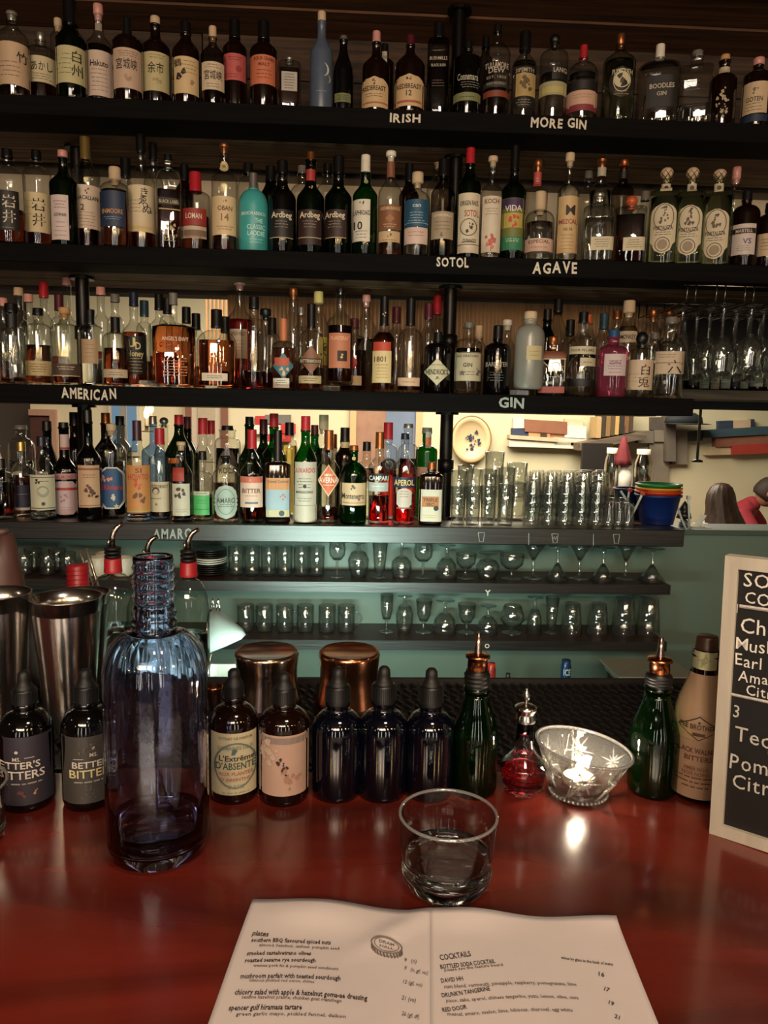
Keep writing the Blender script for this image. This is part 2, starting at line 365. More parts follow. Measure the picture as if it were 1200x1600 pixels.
# two narrow glass shelves fixed to the green wall
gs_m = wood('dark_red_shelf', '#24110c', '#3b1c13', .45, 4, 0, 18, bump=.2)
GZ = {}
GSH = {}
for k, (pxl, pyl, pxr, d) in enumerate(((700, 911, 1047, 'upper narrow dark shelf of stemware on the green wall'), (700, 1001, 1041, 'lower narrow dark shelf of glasses on the green wall'))):
    p = atY(pxl, pyl, 2.07); xr = atY(pxr, pyl+6, 2.07).x; t = thing('glass_shelf', d, 'shelf', (-2.2, 2.07, p.z-.026)); GZ[5+k] = p.z; GSH[5+k] = t
    sbox('shelf_board', (0, 0, 0), (xr+2.2, .178, .026), gs_m, None, t); sbox('front_edge', (0, -.004, -.002), (xr+2.2, 0, .0265), black_wood, None, t)
def gs_text(k, s, px, py, h):
    t = GSH[k]; b = MB(); p = atY(px, py, 2.066); sc = depth(p)/F
    place_text(b, s, lambda u, v: (p.x-t.location.x+u, -.0052, p.z-t.location.z+v), 0, 0, h*sc, None, .03); b.obj('chalk_mark', chalk, t)
gs_text(5, 'Y', 762, 926, 9); gs_text(6, 'O', 761, 1009, 7)
# counter behind the bar, low
bc = thing('back_counter', 'low black counter along the green wall behind the bar', 'counter', (-2.2, 1.715, .0))
sbox('worktop', (0, 0, .66), (4.6, .53, .70), mat('#15110f', .4, .1, .2, 30), None, bc); sbox('cabinet_body', (.02, .04, 0), (4.58, .53, .66), mat('#0e0b0a', .6, 0, .2, 30), None, bc)
# ---------------------------------------------------------------- the bar
BZ = 1.10
bar = thing('bar_counter', 'varnished red brown wooden bar top in the foreground', 'counter', (-2.0, .12, 0))
bar_m = wood('red_bar_wood', '#35100a', '#74261a', .22, 2.2, 0, 5, coat=.6, bump=.04)
q = MB(); q.box((0, 0, BZ-.045), (4.6, .728, BZ)); o = q.obj('bar_top', bar_m, bar); bv = o.modifiers.new('b', 'BEVEL'); bv.width = .006; bv.segments = 2
sbox('mat_ledge', (0, .7285, BZ-.045), (4.6, 1.046, BZ-.0125), mat('#0d0b0a', .6, 0, .2, 30), None, bar)
sbox('bar_front', (.05, .22, .0), (4.55, .26, BZ-.045), mat('#23110b', .6, 0, .2, 10), None, bar)
sbox('bar_back', (.05, 1.0, .0), (4.55, 1.03, BZ-.045), mat('#0d0b0a', .6, 0, .2, 10), None, bar)
mt = thing('bar_mat', 'black rubber bar mat with raised ridges behind the bottles', 'mat', (-1.6, .852, BZ-.012))
rub = mat('#15110f', .55, 0, .2, 80)
sbox('mat_base', (0, 0, 0), (3.6, .31, .006), rub, None, mt); sbox('mat_rim', (0, .303, .006), (3.6, .31, .016), rub, None, mt)
sbox('mat_rim', (0, 0, .006), (3.6, .006, .012), rub, None, mt)
q = MB()
for i in range(240):
    x = .01+i*.0149
    for j in range(13):
        y = .016+j*.0225; q.box((-.0022, -.009, 0), (.0022, .009, .006), Matrix.Translation((x+(j % 2)*.003, y, .006)) @ Matrix.Rotation(.5, 4, 'Z'))
tag(q.obj('mat_nubs', rub, mt), kind='stuff')
# ================================================================= dining room beyond the pass-through
DW = 6.2
def dpt(px, py, Y=DW-.02): return atY(px, py, Y)
def slab_px(name, quad, m, parent, Y, th):
    """a board standing on its own plane Y, with real thickness th towards the bar"""
    P = [atY(x, y, Y) for x, y in quad]; o = parent.location if parent else Vector((0, 0, 0))
    v = [(p.x-o.x, p.y-o.y, p.z-o.z) for p in P] + [(p.x-o.x, p.y-o.y-th, p.z-o.z) for p in P]; n = len(P)
    f = [tuple(range(n)), tuple(range(2*n-1, n-1, -1))] + [(i+n, (i+1) % n+n, (i+1) % n, i) for i in range(n)]
    ob = mesh(name, v, f, m, parent, False)
    bm = bmesh.new(); bm.from_mesh(ob.data); bmesh.ops.recalc_face_normals(bm, faces=bm.faces); bm.to_mesh(ob.data); bm.free()
    return ob
def R4(x0, y0, x1, y1, t=0): return [(x0, y1), (x1, y1+t), (x1, y0+t), (x0, y0)]
def collage(desc, items):
    x, y = items[0][0][0]; p = dpt(x, y); t = thing('wood_collage', desc, 'wall art', (p.x, DW, p.z))
    for quad, col, th in items:
        slab_px('board', quad, wood('paintwood'+col, col, col, .7, 3, 0, 12) if 0 else mat(col, .75, 0, .18, 14), t, DW, th)
collage('wall collage of white, brown and navy boards above the stacked glasses', [
 (R4(800,653,817,669,0),'#d8d2c0',.05), (R4(817,655,882,674,4),'#8a5a42',.08), (R4(880,654,908,666,2),'#cdbb9c',.05), (R4(798,669,823,679,2),'#2f3a55',.06),
 (R4(823,672,856,684,2),'#b98a5c',.07), (R4(841,676,850,683,1),'#3a2c20',.09), (R4(855,672,880,688,2),'#c08c66',.05), (R4(879,664,912,683,2),'#e6e0d0',.07), (R4(862,683,912,696,3),'#d9cdb6',.09),
 (R4(792,679,866,685,5),'#c7b190',.11), (R4(792,687,908,697,4),'#e2d9c3',.09)])
collage('wall collage of teal, brown, cream and red boards above the diners', [
 (R4(1119,658,1141,671,-1),'#2e3c4c',.05), (R4(1141,657,1168,669,-1),'#cdb190',.05), (R4(1168,656,1174,668,-1),'#27364a',.05), (R4(1094,672,1193,684,-6),'#38505a',.09),
 (R4(1112,684,1198,698,-4),'#8d5b46',.07), (R4(1098,698,1137,711,-1),'#c8b48e',.05), (R4(1137,695,1199,710,-3),'#a93a2e',.08)])
collage('wall collage of red and white boards behind the green bottles', [
 (R4(400,650,415,664,0),'#b8302a',.05), (R4(415,648,455,662,0),'#6d6a64',.05), (R4(398,664,440,678,0),'#e2dcd0',.05), (R4(440,662,462,677,0),'#b8302a',.06), (R4(408,678,455,690,0),'#c23a30',.05), (R4(385,690,430,700,0),'#e2dcd0',.05)])
collage('grey weathered board figure on the cream wall right of the shelves', [
 (R4(1033,650,1048,720,0),'#6b6156',.10), (R4(992,673,1017,692,0),'#7a7264',.06), (R4(1018,672,1033,690,0),'#877d6d',.06), (R4(1046,672,1070,725,0),'#7d7363',.05), (R4(1070,674,1094,690,-2),'#3d423f',.05),
 ([(1012,768),(1046,770),(1041,745),(1042,725),(1047,705),(1047,690),(1012,690)],'#857a69',.04), (R4(1014,652,1033,672,0),'#5a5148',.05)])
fcap = thing('dark_cap', 'dark flat cap resting on top of the grey board figure', 'cap', tuple(atY(1068, 663, DW-.16)))
lathe('crown', [(0, .10), (.09, .095), (.15, .06), (.16, .01), (0, 0)], mat('#262d30', .7), fcap, 20, flat=.6)
lathe('peak', [(0, .012), (.15, .01), (.2, 0), (0, -.004)], mat('#1d2224', .6), fcap, 20, flat=.75, off=(.02, -.03, 0))
# wooden wall shelf with books
p = dpt(890, 700); ws = thing('wall_shelf', 'weathered wooden wall shelf holding books on the cream wall', 'shelf', (p.x, DW, p.z))
slab_px('shelf_board', [(891, 702), (990, 684), (990, 673), (891, 691)], wood('weathered', '#4d4238', '#7d6c5a', .8, 3, 0, 12), ws, DW, .28)
x = 926
for i, (cc, wd) in enumerate((('#b89a6a', 7), ('#3a3026', 6), ('#8b6b3e', 7), ('#5b4a38', 6), ('#c4a05c', 6), ('#2e2a26', 7), ('#7d5836', 7), ('#4b3b2c', 6))):
    p = atY(x+wd/2, 684-(x-926)*.18, DW-.14); sc = depth(p)/F
    bk = thing('book', ['tan','black','ochre','brown','gold','charcoal','russet','dark brown'][i]+' book standing on the weathered wall shelf', 'book', tuple(p), group='books on the wall shelf')
    sbox('cover', (-wd*sc/2, -.09, 0), (wd*sc/2, .09, .17+.012*(i % 3)), mat(cc, .7), None, bk); sbox('pages', (-wd*sc/2+.004, -.08, .01), (wd*sc/2-.004, .093, .17+.012*(i % 3)+.004), mat('#cfc5ae', .8), None, bk)
    x += wd+.6
# framed pictures
def picture(desc, x0, y0, x1, y1, fc, ic, extra=None, fw=.05):
    a = dpt(x0, y1); b = dpt(x1, y0); t = thing('picture', desc, 'picture', (a.x, DW, a.z)); W, H = b.x-a.x, b.z-a.z
    m = mat(fc, .5)
    for q0, q1 in (((0, -.04, 0), (fw, 0, H)), ((W-fw, -.04, 0), (W, 0, H)), ((fw, -.04, 0), (W-fw, 0, fw)), ((fw, -.04, H-fw), (W-fw, 0, H))): sbox('frame_rail', q0, q1, m, None, t)
    sbox('print', (fw, -.015, fw), (W-fw, 0, H-fw), mat(ic, .7, 0, .35, 12), None, t)
    if extra: sbox('print_field', (W*extra[0], -.018, fw), (W-fw, -.014, H-fw), mat(extra[1], .6, 0, .2, 9), None, t)
picture('framed brown and blue print on the cream wall behind the bottles', 546, 622, 660, 740, '#c9a477', '#94705a', (.5, '#66748a'))
picture('framed dark brown print in a pink wooden frame at far left', 30, 640, 88, 760, '#b08a72', '#4a2a22')
picture('small framed pale print on the wall at far left', -12, 600, 16, 760, '#8d8a72', '#b9b79a')
# oval platter
p = dpt(735, 686, DW-.01); sc = depth(p)/F
pl = thing('oval_platter', 'oval cream platter with dark blue flowers hung on the wall', 'platter', tuple(p))
pm = MB(); pm.lathe([(0, 0), (20*sc, 0), (23*sc, .02), (31*sc, .05), (31*sc, .04), (22*sc, .0), (0, -.01)], 40, off=(0, 0, 0))
o = pm.obj('dish', mat('#d3bb90', .35, 0, .08), pl, True); o.rotation_euler = (PI/2, 0, 0); o.scale = (1, 1.16, 1)
lathe('rim_line', [(30.2*sc, .049), (31.6*sc, .052), (31.6*sc, .042), (30.2*sc, .045)], mat('#8d6a3c', .4), pl, 40); pl.children[-1].rotation_euler = (PI/2, 0, 0); pl.children[-1].scale = (1, 1.16, 1)
fb = MB()
for i in range(26):
    a = random.uniform(0, 2*PI); r = random.uniform(0, 15)*sc; s = random.uniform(1.5, 4)*sc
    cx, cz = r*math.cos(a), r*math.sin(a)*1.2; n = 7
    fb.add([(cx+s*math.cos(2*PI*k/n+a)*(1 if k % 2 else .6), -.009-.0004*i, cz+s*math.sin(2*PI*k/n+a)*(1 if k % 2 else .6)) for k in range(n)], [tuple(range(n))])
fb.obj('flower_print', mat('#2a3350', .5), pl)
# lit window with two panes and candle lamps at left
a, b_ = dpt(172, 712), dpt(216, 600)
wn = sbox('window_1', (a.x, 6.17, a.z), (b_.x, 6.2, b_.z), mat('#c9c3b0', .6))
W, H = b_.x-a.x, b_.z-a.z; wn2 = emit('dusk_sky_pane', (.30, .48, .62), .45)
for i in range(2): sbox('pane', (a.x+.03+i*W/2, 6.16, a.z+.04), (a.x+W/2-.015+i*W/2, 6.169, a.z+H-.04), wn2, None, wn)
sbox('window_sash', (a.x+W/2-.02, 6.14, a.z), (a.x+W/2+.02, 6.17, b_.z), mat('#8c8a80', .6), None, wn)
for i, (x, y) in enumerate(((229, 655), (236, 647))):
    p = atY(x, y, 5.8); t = thing('wall_candle', ['lower', 'upper'][i]+' small candle-shaped lamp glowing beside the blue window', 'lamp', tuple(p))
    lathe('flame', [(0, 0), (.018, .02), (.020, .05), (.008, .09), (0, .11)], emit('warm_bulb', (1, .62, .25), 6), t, 10)
    lathe('candle_tube', [(0, -.09), (.014, -.09), (.014, 0), (0, 0)], mat('#c6b48c', .6), t, 10)
    lathe('drip_tray', [(0, -.10), (.05, -.095), (.05, -.09), (0, -.09)], mat('#8a6a30', .3, .8), t, 12)
# door and its frame
a, b_ = dpt(303, 900), dpt(346, 610)
dr = sbox('door_1', (a.x, 6.165, 0), (b_.x, 6.2, b_.z), mat('#b9ab94', .6))
for x0, x1 in ((a.x-.05, a.x), (b_.x, b_.x+.05)): sbox('door_jamb', (x0, 6.15, 0), (x1, 6.2, b_.z+.05), mat('#7a4f3c', .6), None, dr)
for k in range(2): sbox('door_panel', (a.x+.05, 6.158, .3+k*.85), (b_.x-.05, 6.166, 1.02+k*.85), mat('#a89b84', .6), None, dr)
# slatted screen high up, seen over the third shelf
p = atY(322, 500, 5.2); t = thing('slatted_screen', 'brown slatted screen hanging high beyond the third shelf', 'screen', tuple(p))
for i in range(11): sbox('slat', (i*.022*1.2, -.01, -.12), (i*.022*1.2+.013, .01, .5), mat('#a77b4c', .6, 0, .2, 20), None, t)
sbox('top_rail', (-.02, -.015, .5), (.30, .015, .54), mat('#2a1a10', .6), None, t)
# hanging shiny things and red cloth in front of the wall
p = atY(985, 765, 5.4); sd = thing('side_cabinet', 'dark side cabinet under the wall shelf beyond the pass-through', 'cabinet', (p.x, 5.4, 0))
sbox('cabinet_body', (-.28, 0, 0), (.2, .4, .98), mat('#1a1512', .6), None, sd); sbox('cabinet_back', (-.26, .36, .98), (-.02, .4, p.z+.33-.0), mat('#1a1512', .6), None, sd); sbox('cabinet_top', (-.29, -.01, .98), (.21, .41, 1.0), mat('#2a221c', .5), None, sd)
def jar(px, w, y0, y1, Y, g, desc, cap):
    p = atY(px, y1, Y); sc = depth(p)/F; h = (y1-y0)*sc; r = w*sc/2; t = thing('storage_jar', desc, 'jar', (p.x, Y, max(p.z, 1.001)), group='jars on the dark side cabinet')
    lathe('jar_body', [(0, 0), (r, 0), (r, h*.7), (r*.7, h*.85), (r*.7, h*.9)], g, t, 16); lathe('lid', [(r*.75, h*.88), (r*.75, h), (0, h)], mat(cap, .4), t, 16)
chrome = mat('#c9c9c4', .12, 1, .05, 30)
jar(953, 22, 700, 770, 5.35, chrome, 'polished steel canister, leftmost on the dark side cabinet', '#c9c9b0')
jar(975, 20, 728, 772, 5.3, mat('#d9d3c6', .5), 'white jar below the red cloth on the side cabinet', '#b8b0a4')
jar(1002, 28, 702, 770, 5.35, chrome, 'wide polished steel canister, rightmost on the dark side cabinet', '#d8c6b8')
p = atY(973, 722, 5.3); rc = thing('red_cloth', 'dark red cloth cone hanging by the wall shelf', 'cloth', tuple(p))
lathe('folded_cloth', [(0, .19), (.015, .18), (.035, .10), (.055, .02), (.06, -.02), (0, -.03)], mat('#6a1c22', .8), rc, 14, fn=lambda r, z, k, n: r*(1+.15*math.sin(k*2.6)))
lathe('hanging_loop', [(.004, .18), (.004, .26), (0, .27)], mat('#2a1a18', .6), rc, 8)
# ceiling-hung rod right of the shelves
p = atY(1089, 722, 2.9); t = thing('hanging_rod', 'thin black rod with a round foot hanging right of the shelves', 'rod', (p.x, 2.9, p.z))
lathe('rod', [(.0055, .008), (.0055, 2.75-p.z)], pipe_m, t, 8); lathe('round_foot', [(0, 0), (.022, 0), (.022, .006), (.008, .012), (0, .012)], pipe_m, t, 16)
# dining table and chairs
dt = thing('dining_table', 'dark dining table in front of the seated man', 'table', (2.45, 5.15, 0))
sbox('tabletop', (-.5, -.22, .71), (.5, .22, .74), mat('#3b2416', .4), None, dt)
for sx in (-1, 1):
    for sy in (-1, 1): sbox('leg', (sx*.45-.025, sy*.17-.025, 0), (sx*.45+.025, sy*.17+.025, .71), mat('#24160e', .5), None, dt)
# ================================================================= bottles on the shelves
CAPC = {'cork': '#b98a5a', 'black': '#0b0a0a', 'white': '#d8d0c0', 'red': '#a8202a', 'copper': '#a4643c', 'gold': '#b89a5a', 'silver': '#a8a49c', 'maroon': '#4a1620', 'blue': '#24496e', 'navy': '#161a2c', 'purple': '#3a2030',
        'pink': '#c48a80', 'yellow': '#c9c07a', 'orange': '#b5532c', 'peach': '#c07048', 'beige': '#c2a888', 'brown': '#3a2214', 'grey': '#6d675e', 'teal': '#1f3a44'}
def capmat(c):
    if c in ('copper', 'gold', 'silver'): return mat(CAPC[c], .32, .8, .1, 60)
    return mat(CAPC[c], .75 if c in ('cork', 'beige') else .38, 0, .12, 60)
def lab_poly(shape, v):  # half width (0..1) of the label outline at relative height v in 0..1
    if shape == 'rect': return 1
    if shape == 'diamond': return max(.02, 1-abs(2*v-1))
    if shape == 'oval': return max(.05, math.sqrt(max(0, 1-(2*v-1)**2)))
    if shape == 'lace': return max(.05, (max(0, 1-abs(2*v-1)**3.2))**.5*(.95+.05*math.cos(v*60)))
    if shape == 'arch': return 1 if v < .72 else max(.05, math.sqrt(max(0, 1-((v-.72)/.28)**2)))
    if shape == 'archb': return (1 if .22 < v < .78 else (max(.2, math.sqrt(max(0, 1-((v-.78)/.22)**2))) if v >= .78 else .1+.9*math.sqrt(max(0, 1-((.22-v)/.22)**2))*(.78)))
    if shape == 'shield': return (.55+.45*min(1, v/.16)) if v < .16 else (1 if v < .86 else max(.45, 1-(v-.86)/.14*.55))
    if shape == 'oct': return min(1, .62+min(v, 1-v)*3.2)
    return 1
SH_N = {1: 'top', 2: 'second', 3: 'third', 4: 'fourth'}
PLACED = {1: [], 2: [], 3: [], 4: []}; LZ_ = -1
for o_ in list(COL.objects):
    if o_.name.startswith('shelf_pipe'):
        for k_ in SHZ:
            if abs(o_.location.z-SHZ[k_]) < .01: PLACED[k_].append((o_.location.x, o_.location.y, .036))
def bottle(row, cx, w, top, s, n, nw, glass, cap, labs=(), desc='', liq=None, lvl=None, back=0, sq=2, flat=1, sty='s', rot=0, base_z=None, Yc=None, group=None, hole=None, seg=22, flute=0, name='bottle'):
    Yc = Yc or (2.058 if not back else 2.17); z0 = base_z if base_z is not None else SHZ[row]
    if row <= 4:                    # stand clear of the bottles and pipes already on this shelf
        best = None
        for k_ in list(range(0, 40)) + list(range(-1, -9, -1)):
            y_ = Yc+k_*.006; P = atY(cx, (s+{1: 172, 2: 397, 3: 612, 4: 820}[row])/2, y_); R = w*depth((P.x, y_, z0+.12))/F/2; re = R*(1+flat)/2
            if y_+R*flat > 2.366 or y_-R*flat < 2.003: continue
            ov = sum(max(0, re+c_+.0006-math.hypot(P.x-a, y_-b_)) for a, b_, c_ in PLACED[row])
            if best is None or ov < best[0]-1e-6: best = (ov, y_)
            if ov == 0: break
        if best and base_z != LZ_: Yc = best[1]
    P = atY(cx, (s+{1: 172, 2: 397, 3: 612, 4: 820}.get(row, s+60))/2, Yc)
    X = P.x; sc = depth((X, Yc, z0+.12))/F; R = w*sc/2
    zz = lambda y, yy=Yc: vertz(cx, y, X, yy)-z0
    if row <= 4 and base_z != LZ_: PLACED[row].append((X, Yc, R*(1+flat)/2))
    H = zz(top); zs = zz(s); zn = zz(n); zc = zz(cap[1]); rn = nw*sc/2
    H = max(H, .05); zc = min(zc, H-.004); zn = min(zn, zc-.001); zs = min(zs, zn-.002)
    t = thing(name, desc, 'bottle', (X, Yc, z0), math.atan2(-X, Yc)*.0 - math.atan2(X, Yc) + rot, group or ('bottles on the %s shelf' % SH_N[row]))
    prof = [(0, .004), (R*.6, .0), (R*.93, 0), (R, .006), (R, zs*.5), (R, zs)]
    for i in range(1, 7):
        q = i/6
        if sty == 's': k = 3*q*q-2*q*q*q; prof.append((R+(rn-R)*k, zs+(zn-zs)*q))
        elif sty == 'r': a = q*PI/2; prof.append((rn+(R-rn)*math.cos(a), zs+(zn-zs)*math.sin(a)))
        elif sty == 'c': prof.append((R+(rn-R)*q, zs+(zn-zs)*q))
    prof += [(rn, zc-.004), (rn*1.12, zc-.003), (rn*1.12, zc+.001), (rn*.8, zc+.002)]
    if glass in ('black', 'brown', 'slate', 'teal', 'wicker', 'green', 'dkgreen'): prof.append((0, zc+.002))
    g = GL['green' if glass == 'wicker' else glass]()
    fn = (lambda r, z, k, nn: r*(1+flute*math.cos(k*PI))) if flute else None
    body = lathe('glass_body', prof, g, t, seg, sq, flat, fn=fn)
    def rad(z):
        for (r1, z1), (r2, z2) in zip(prof[3:], prof[4:]):
            if z1 <= z <= z2 and z2 > z1: return r1+(r2-r1)*(z-z1)/(z2-z1)
        return R if z < zs else rn*1.1
    def surf(x, z, eps):
        a = rad(z); u = min(.985, abs(x/a)); sqq = sq
        return Vector((max(-a*.985, min(a*.985, x)), -(a*flat*(1-u**sqq)**(1/sqq))-eps, z))
    if liq:
        L = min(zz(lvl), zc-.006) if lvl else zs*.6
        pr = [(0, .009), (R*.86, .009), (R*.90, .014)]
        zq = [z for z in (zs*.5, zs) if z < L]
        for (r, z) in [p for p in prof[4:] if p[1] < L]: pr.append((max(.003, r*.90), z))
        pr += [(rad(L)*.90, L), (0, L)]
        lathe('liquid', pr, LQ[liq](), t, seg, sq, flat)
    # cap
    cw = (cap[2] if len(cap) > 2 else nw*1.12)*sc/2; kind = cap[3] if len(cap) > 3 else 'screw'; cm = capmat(cap[0])
    if kind == 'cork': pf = [(rn*.7, zc-.012), (rn*.78, zc), (cw*.82, zc+.001), (cw, zc+.003), (cw, H-.003), (cw*.9, H), (0, H)]
    elif kind == 'ball':
        hh = (H-zc)/2; pf = [(rn*.7, zc-.008), (rn*.8, zc)] + [(max(.0, cw*math.sin(PI*(i/8))), zc+hh-hh*math.cos(PI*i/8)) for i in range(1, 9)]
    else: pf = [(cw*1.03, zc-.001), (cw*1.03, zc+.004), (cw, zc+.005), (cw*.97, H-.002), (cw*.92, H), (0, H)]
    lathe('cap', pf, cm, t, 14)
    # labels: (x0, x1, y0, y1, colour, shape, texts...)
    for li, lb in enumerate(labs):
        le = .0005*li
        x0, x1, y0, y1, colr, shape = lb[:6]; texts = lb[6:]
        zt, zb = zz(y0, Yc-R*flat), zz(y1, Yc-R*flat); zb = max(zb, .004); mid = ((x0+x1)/2-cx)*sc; hw = (x1-x0)/2*sc
        hw = min(hw, rad((zt+zb)/2)*1.0)
        rows = 2 if shape == 'rect' and abs(rad(zt)-rad(zb)) < .001 else 18; cols = 10; V = []; Fc = []
        for j in range(rows):
            v = j/(rows-1); z = zb+(zt-zb)*v; k = lab_poly(shape, v)*hw
            for i in range(cols+1): V.append(surf(mid-k+2*k*i/cols, z, .0010+le))
        for j in range(rows-1):
            for i in range(cols): a = j*(cols+1)+i; Fc.append((a, a+1, a+cols+2, a+cols+1))
        lo = None
        if colr: lo = mesh('label', V, Fc, mat(colr, .55, 0, .10, 40), t, True)
        by = {}
        for tx in texts:
            st, yc, hp, col = tx[:4]; dx = tx[4] if len(tx) > 4 else 0; wp = tx[5] if len(tx) > 5 else None
            bb = by.setdefault(col, MB()); zc_ = zz(yc, Yc-R*flat); u0 = mid+dx*sc
            fn2 = lambda u, v: surf(u, v, .0021+le)
            if st[0] == '~':       # rows of unreadable small print as thin broken bars
                nl = int(st[1:] or 3); hh = hp*sc
                for r_ in range(nl):
                    zr = zc_+hh/2-(r_+.5)*hh/nl; x = -hw*.7*random.uniform(.7, 1); xe = -x
                    while x < xe:
                        ln = hw*random.uniform(.12, .4); a = x; b2 = min(xe, x+ln); th = min(.0008, hh/nl*.22)
                        bb.add([surf(u0+a, zr-th, .0019+le), surf(u0+b2, zr-th, .0019+le), surf(u0+b2, zr+th, .0019+le), surf(u0+a, zr+th, .0019+le)], [(0, 1, 2, 3)]); x = b2+hw*.06
            elif st[0] == '_':     # band across the label
                hh = hp*sc/2; hwid = (wp*sc/2 if wp else hw*.99); nn = 8
                vv = [surf(u0-hwid+2*hwid*i/nn, zc_+sgn*hh, .0017+le) for sgn in (-1, 1) for i in range(nn+1)]
                bb.add(vv, [(i, i+1, i+nn+2, i+nn+1) for i in range(nn)])
            elif st[0] == '@':     # round or angular emblem
                ns = int(st[1:] or 12); r_ = hp*sc/2; bb.add([surf(u0+r_*math.cos(2*PI*k/ns+PI/2)*(1 if ns != 5 and ns != 10 or k % 2 == 0 else .45), zc_+r_*math.sin(2*PI*k/ns+PI/2)*(1 if ns != 10 or k % 2 == 0 else .45), .0024+le) for k in range(ns)], [tuple(range(ns))])
            elif st[0] == '^':     # small ornament cluster
                r_ = hp*sc/2
                for q in range(int(st[1:] or 7)):
                    a, rr = random.uniform(0, 2*PI), random.uniform(.2, .8)*r_; s2 = r_*random.uniform(.35, .95)/math.sqrt(int(st[1:] or 7))*(.55 if int(st[1:] or 7) > 20 else 1); xx, zx = u0+rr*math.cos(a)*min(1, hw/r_*.8), zc_+rr*math.sin(a)
                    bb.add([surf(xx+s2*math.cos(2*PI*k/6+a)*(1 if k % 2 else .5), zx+s2*math.sin(2*PI*k/6+a), .0020+le+.00004*q) for k in range(6)], [tuple(range(6))])
            elif st[0] == '%':     # drawn triangle
                a_, h_ = (wp or hp)*sc/2, hp*sc/2; T = [(-a_, h_), (a_, h_), (a_, -h_)]; th = .0009
                for (xa, za), (xb, zb2) in zip(T, T[1:]+T[:1]):
                    L_ = math.hypot(xb-xa, zb2-za); nx_, nz_ = -(zb2-za)/L_*th, (xb-xa)/L_*th
                    bb.add([surf(u0+xa-nx_, zc_+za-nz_, .002+le), surf(u0+xb-nx_, zc_+zb2-nz_, .002+le), surf(u0+xb+nx_, zc_+zb2+nz_, .002+le), surf(u0+xa+nx_, zc_+za+nz_, .002+le)], [(0, 1, 2, 3)])
            elif st[0] == '(':     # crescent moon
                r_ = hp*sc/2; ns = 14; a0 = [-1.25+2.5*k/ns for k in range(ns+1)]
                o_ = [(r_*math.cos(a), r_*math.sin(a)) for a in a0]; i_ = [(r_*(math.cos(a)*.72-.02), r_*math.sin(a)) for a in a0]
                vv = [surf(u0+x, zc_+z, .0022+le) for x, z in o_+i_]; bb.add(vv, [(k+ns+1, k, k+1, k+ns+2) for k in range(ns)])
            elif st[0] == '!':     # hollow ring / frame line
                r_ = hp*sc/2; rx = (wp*sc/2 if wp else r_); ns = 24; th = .0009
                vv = [surf(u0+(rx-k2)*math.cos(2*PI*k/ns), zc_+(r_-k2)*math.sin(2*PI*k/ns), .0020+le) for k2 in (0, th*2) for k in range(ns)]
                bb.add(vv, [(k, (k+1) % ns, (k+1) % ns+ns, k+ns) for k in range(ns)])
            else:
                place_text(bb, st, fn2, u0, zc_, hp*sc, wp*sc if wp else None, .014 if ord(st[0]) < 0x2e80 else .004)
        for col, bb in by.items():
            if bb.v: bb.obj('lettering', mat(col, .6, .0, .1, 80), lo if lo else body, False)
    return t
b = bottle
K, Wt, Cr = '#14100e', '#d8cbb8', '#cbb893'
# ---- row 1 ------------------------------------------------------------------------------------------------
b(1,22,47,20,62,42,17,'clear',('grey',27,17,'cork'),[(-1,46,66,133,'#bfa284','rect',('竹',88,16,K,12),('~4',108,26,'#6b5744',-6))],'pale bottle with tan label at the far left of the top shelf','dark',120)
b(1,66,46,52,86,76,15,'clear',('silver',66,13,'cork'),[(44,88,88,129,'#c4b692','rect',('あかし',104,13,K,0,30),('~3',120,11,'#6b5744'))],'squat bottle with low cream label of three brush characters, top shelf','dark',96,sty='r')
b(1,112,46,2,68,44,21,'dkgreen',('black',40,21),[(90,134,72,130,'#b9b184','rect',('白',88,17,K,8),('州',110,17,K,8),('~5',100,34,'#6f684a',-12))],'tall dark green bottle with cream label and two vertical brush characters')
b(1,156,42,8,76,52,15,'clear',('pink',26,15,'cork'),[(136,175,79,150,'#c7b1a0','rect',('Hakuto',99,9,K,0,26),('~6',125,36,'#8b7768')),(151,161,30,42,'#8b8172','rect')],'slim bottle with a long pale pinkish label and round pink stopper','dark',76)
b(1,200,46,30,72,48,15,'brown',('black',58,15),[(179,222,75,138,'#bda28c','rect',('宮城峡',100,16,K,-2,31),('~3',84,10,'#7d6757'),('^6',122,18,'#a4846c'))],'dark round-shouldered bottle with rosy tan label and three brush characters, wide label',sty='r')
b(1,244,46,27,80,58,15,'brown',('beige',40,15,'cork'),[(224,267,81,142,'#b9ad80','rect',('余市',106,16,K,-2,24),('~2',88,8,'#7d7357'),('^5',127,15,'#9a9068'))],'dark bottle with olive cream label, two brush characters and beige stopper')
b(1,291,42,36,84,60,16,'brown',('black',53,17),[(273,310,88,146,'#c9ae82','rect',('鶴',98,11,K,-13),('^4',116,26,'#2a2018',-13),('~4',104,22,'#7d6b50',5),('@5',128,9,'#9c7c58',8))],'dark bottle with yellow cream label and small characters down its left edge')
b(1,333,38,42,90,68,12,'smoke',('beige',60,12,'cork'),[(316,350,96,140,'#c6b498','rect',('宮城峡',117,14,K,0,27),('~2',103,8,'#7d6b50'),('~2',133,8,'#7d6b50'))],'small half-size bottle with cream label and three brush characters','amber',120)
b(1,367,38,32,80,62,16,'brown',('black',60,17),[(350,384,83,125,'#b35350','rect',('~2',91,7,'#7b2a2c'),('@12',107,9,'#8e3636',6),('~2',118,8,'#7b2a2c',-5))],'dark bottle with a plain pinkish red label, top shelf')
b(1,412,42,34,82,64,17,'brown',('black',62,18),[(392,433,85,131,'#bf6c4c','rect',('FOUR GRAIN',91,5,'#5a2a20',0,30),('MALT',100,5,'#5a2a20'),('~3',115,16,'#7b3a2c'))],'dark bottle with a salmon orange label, top shelf')
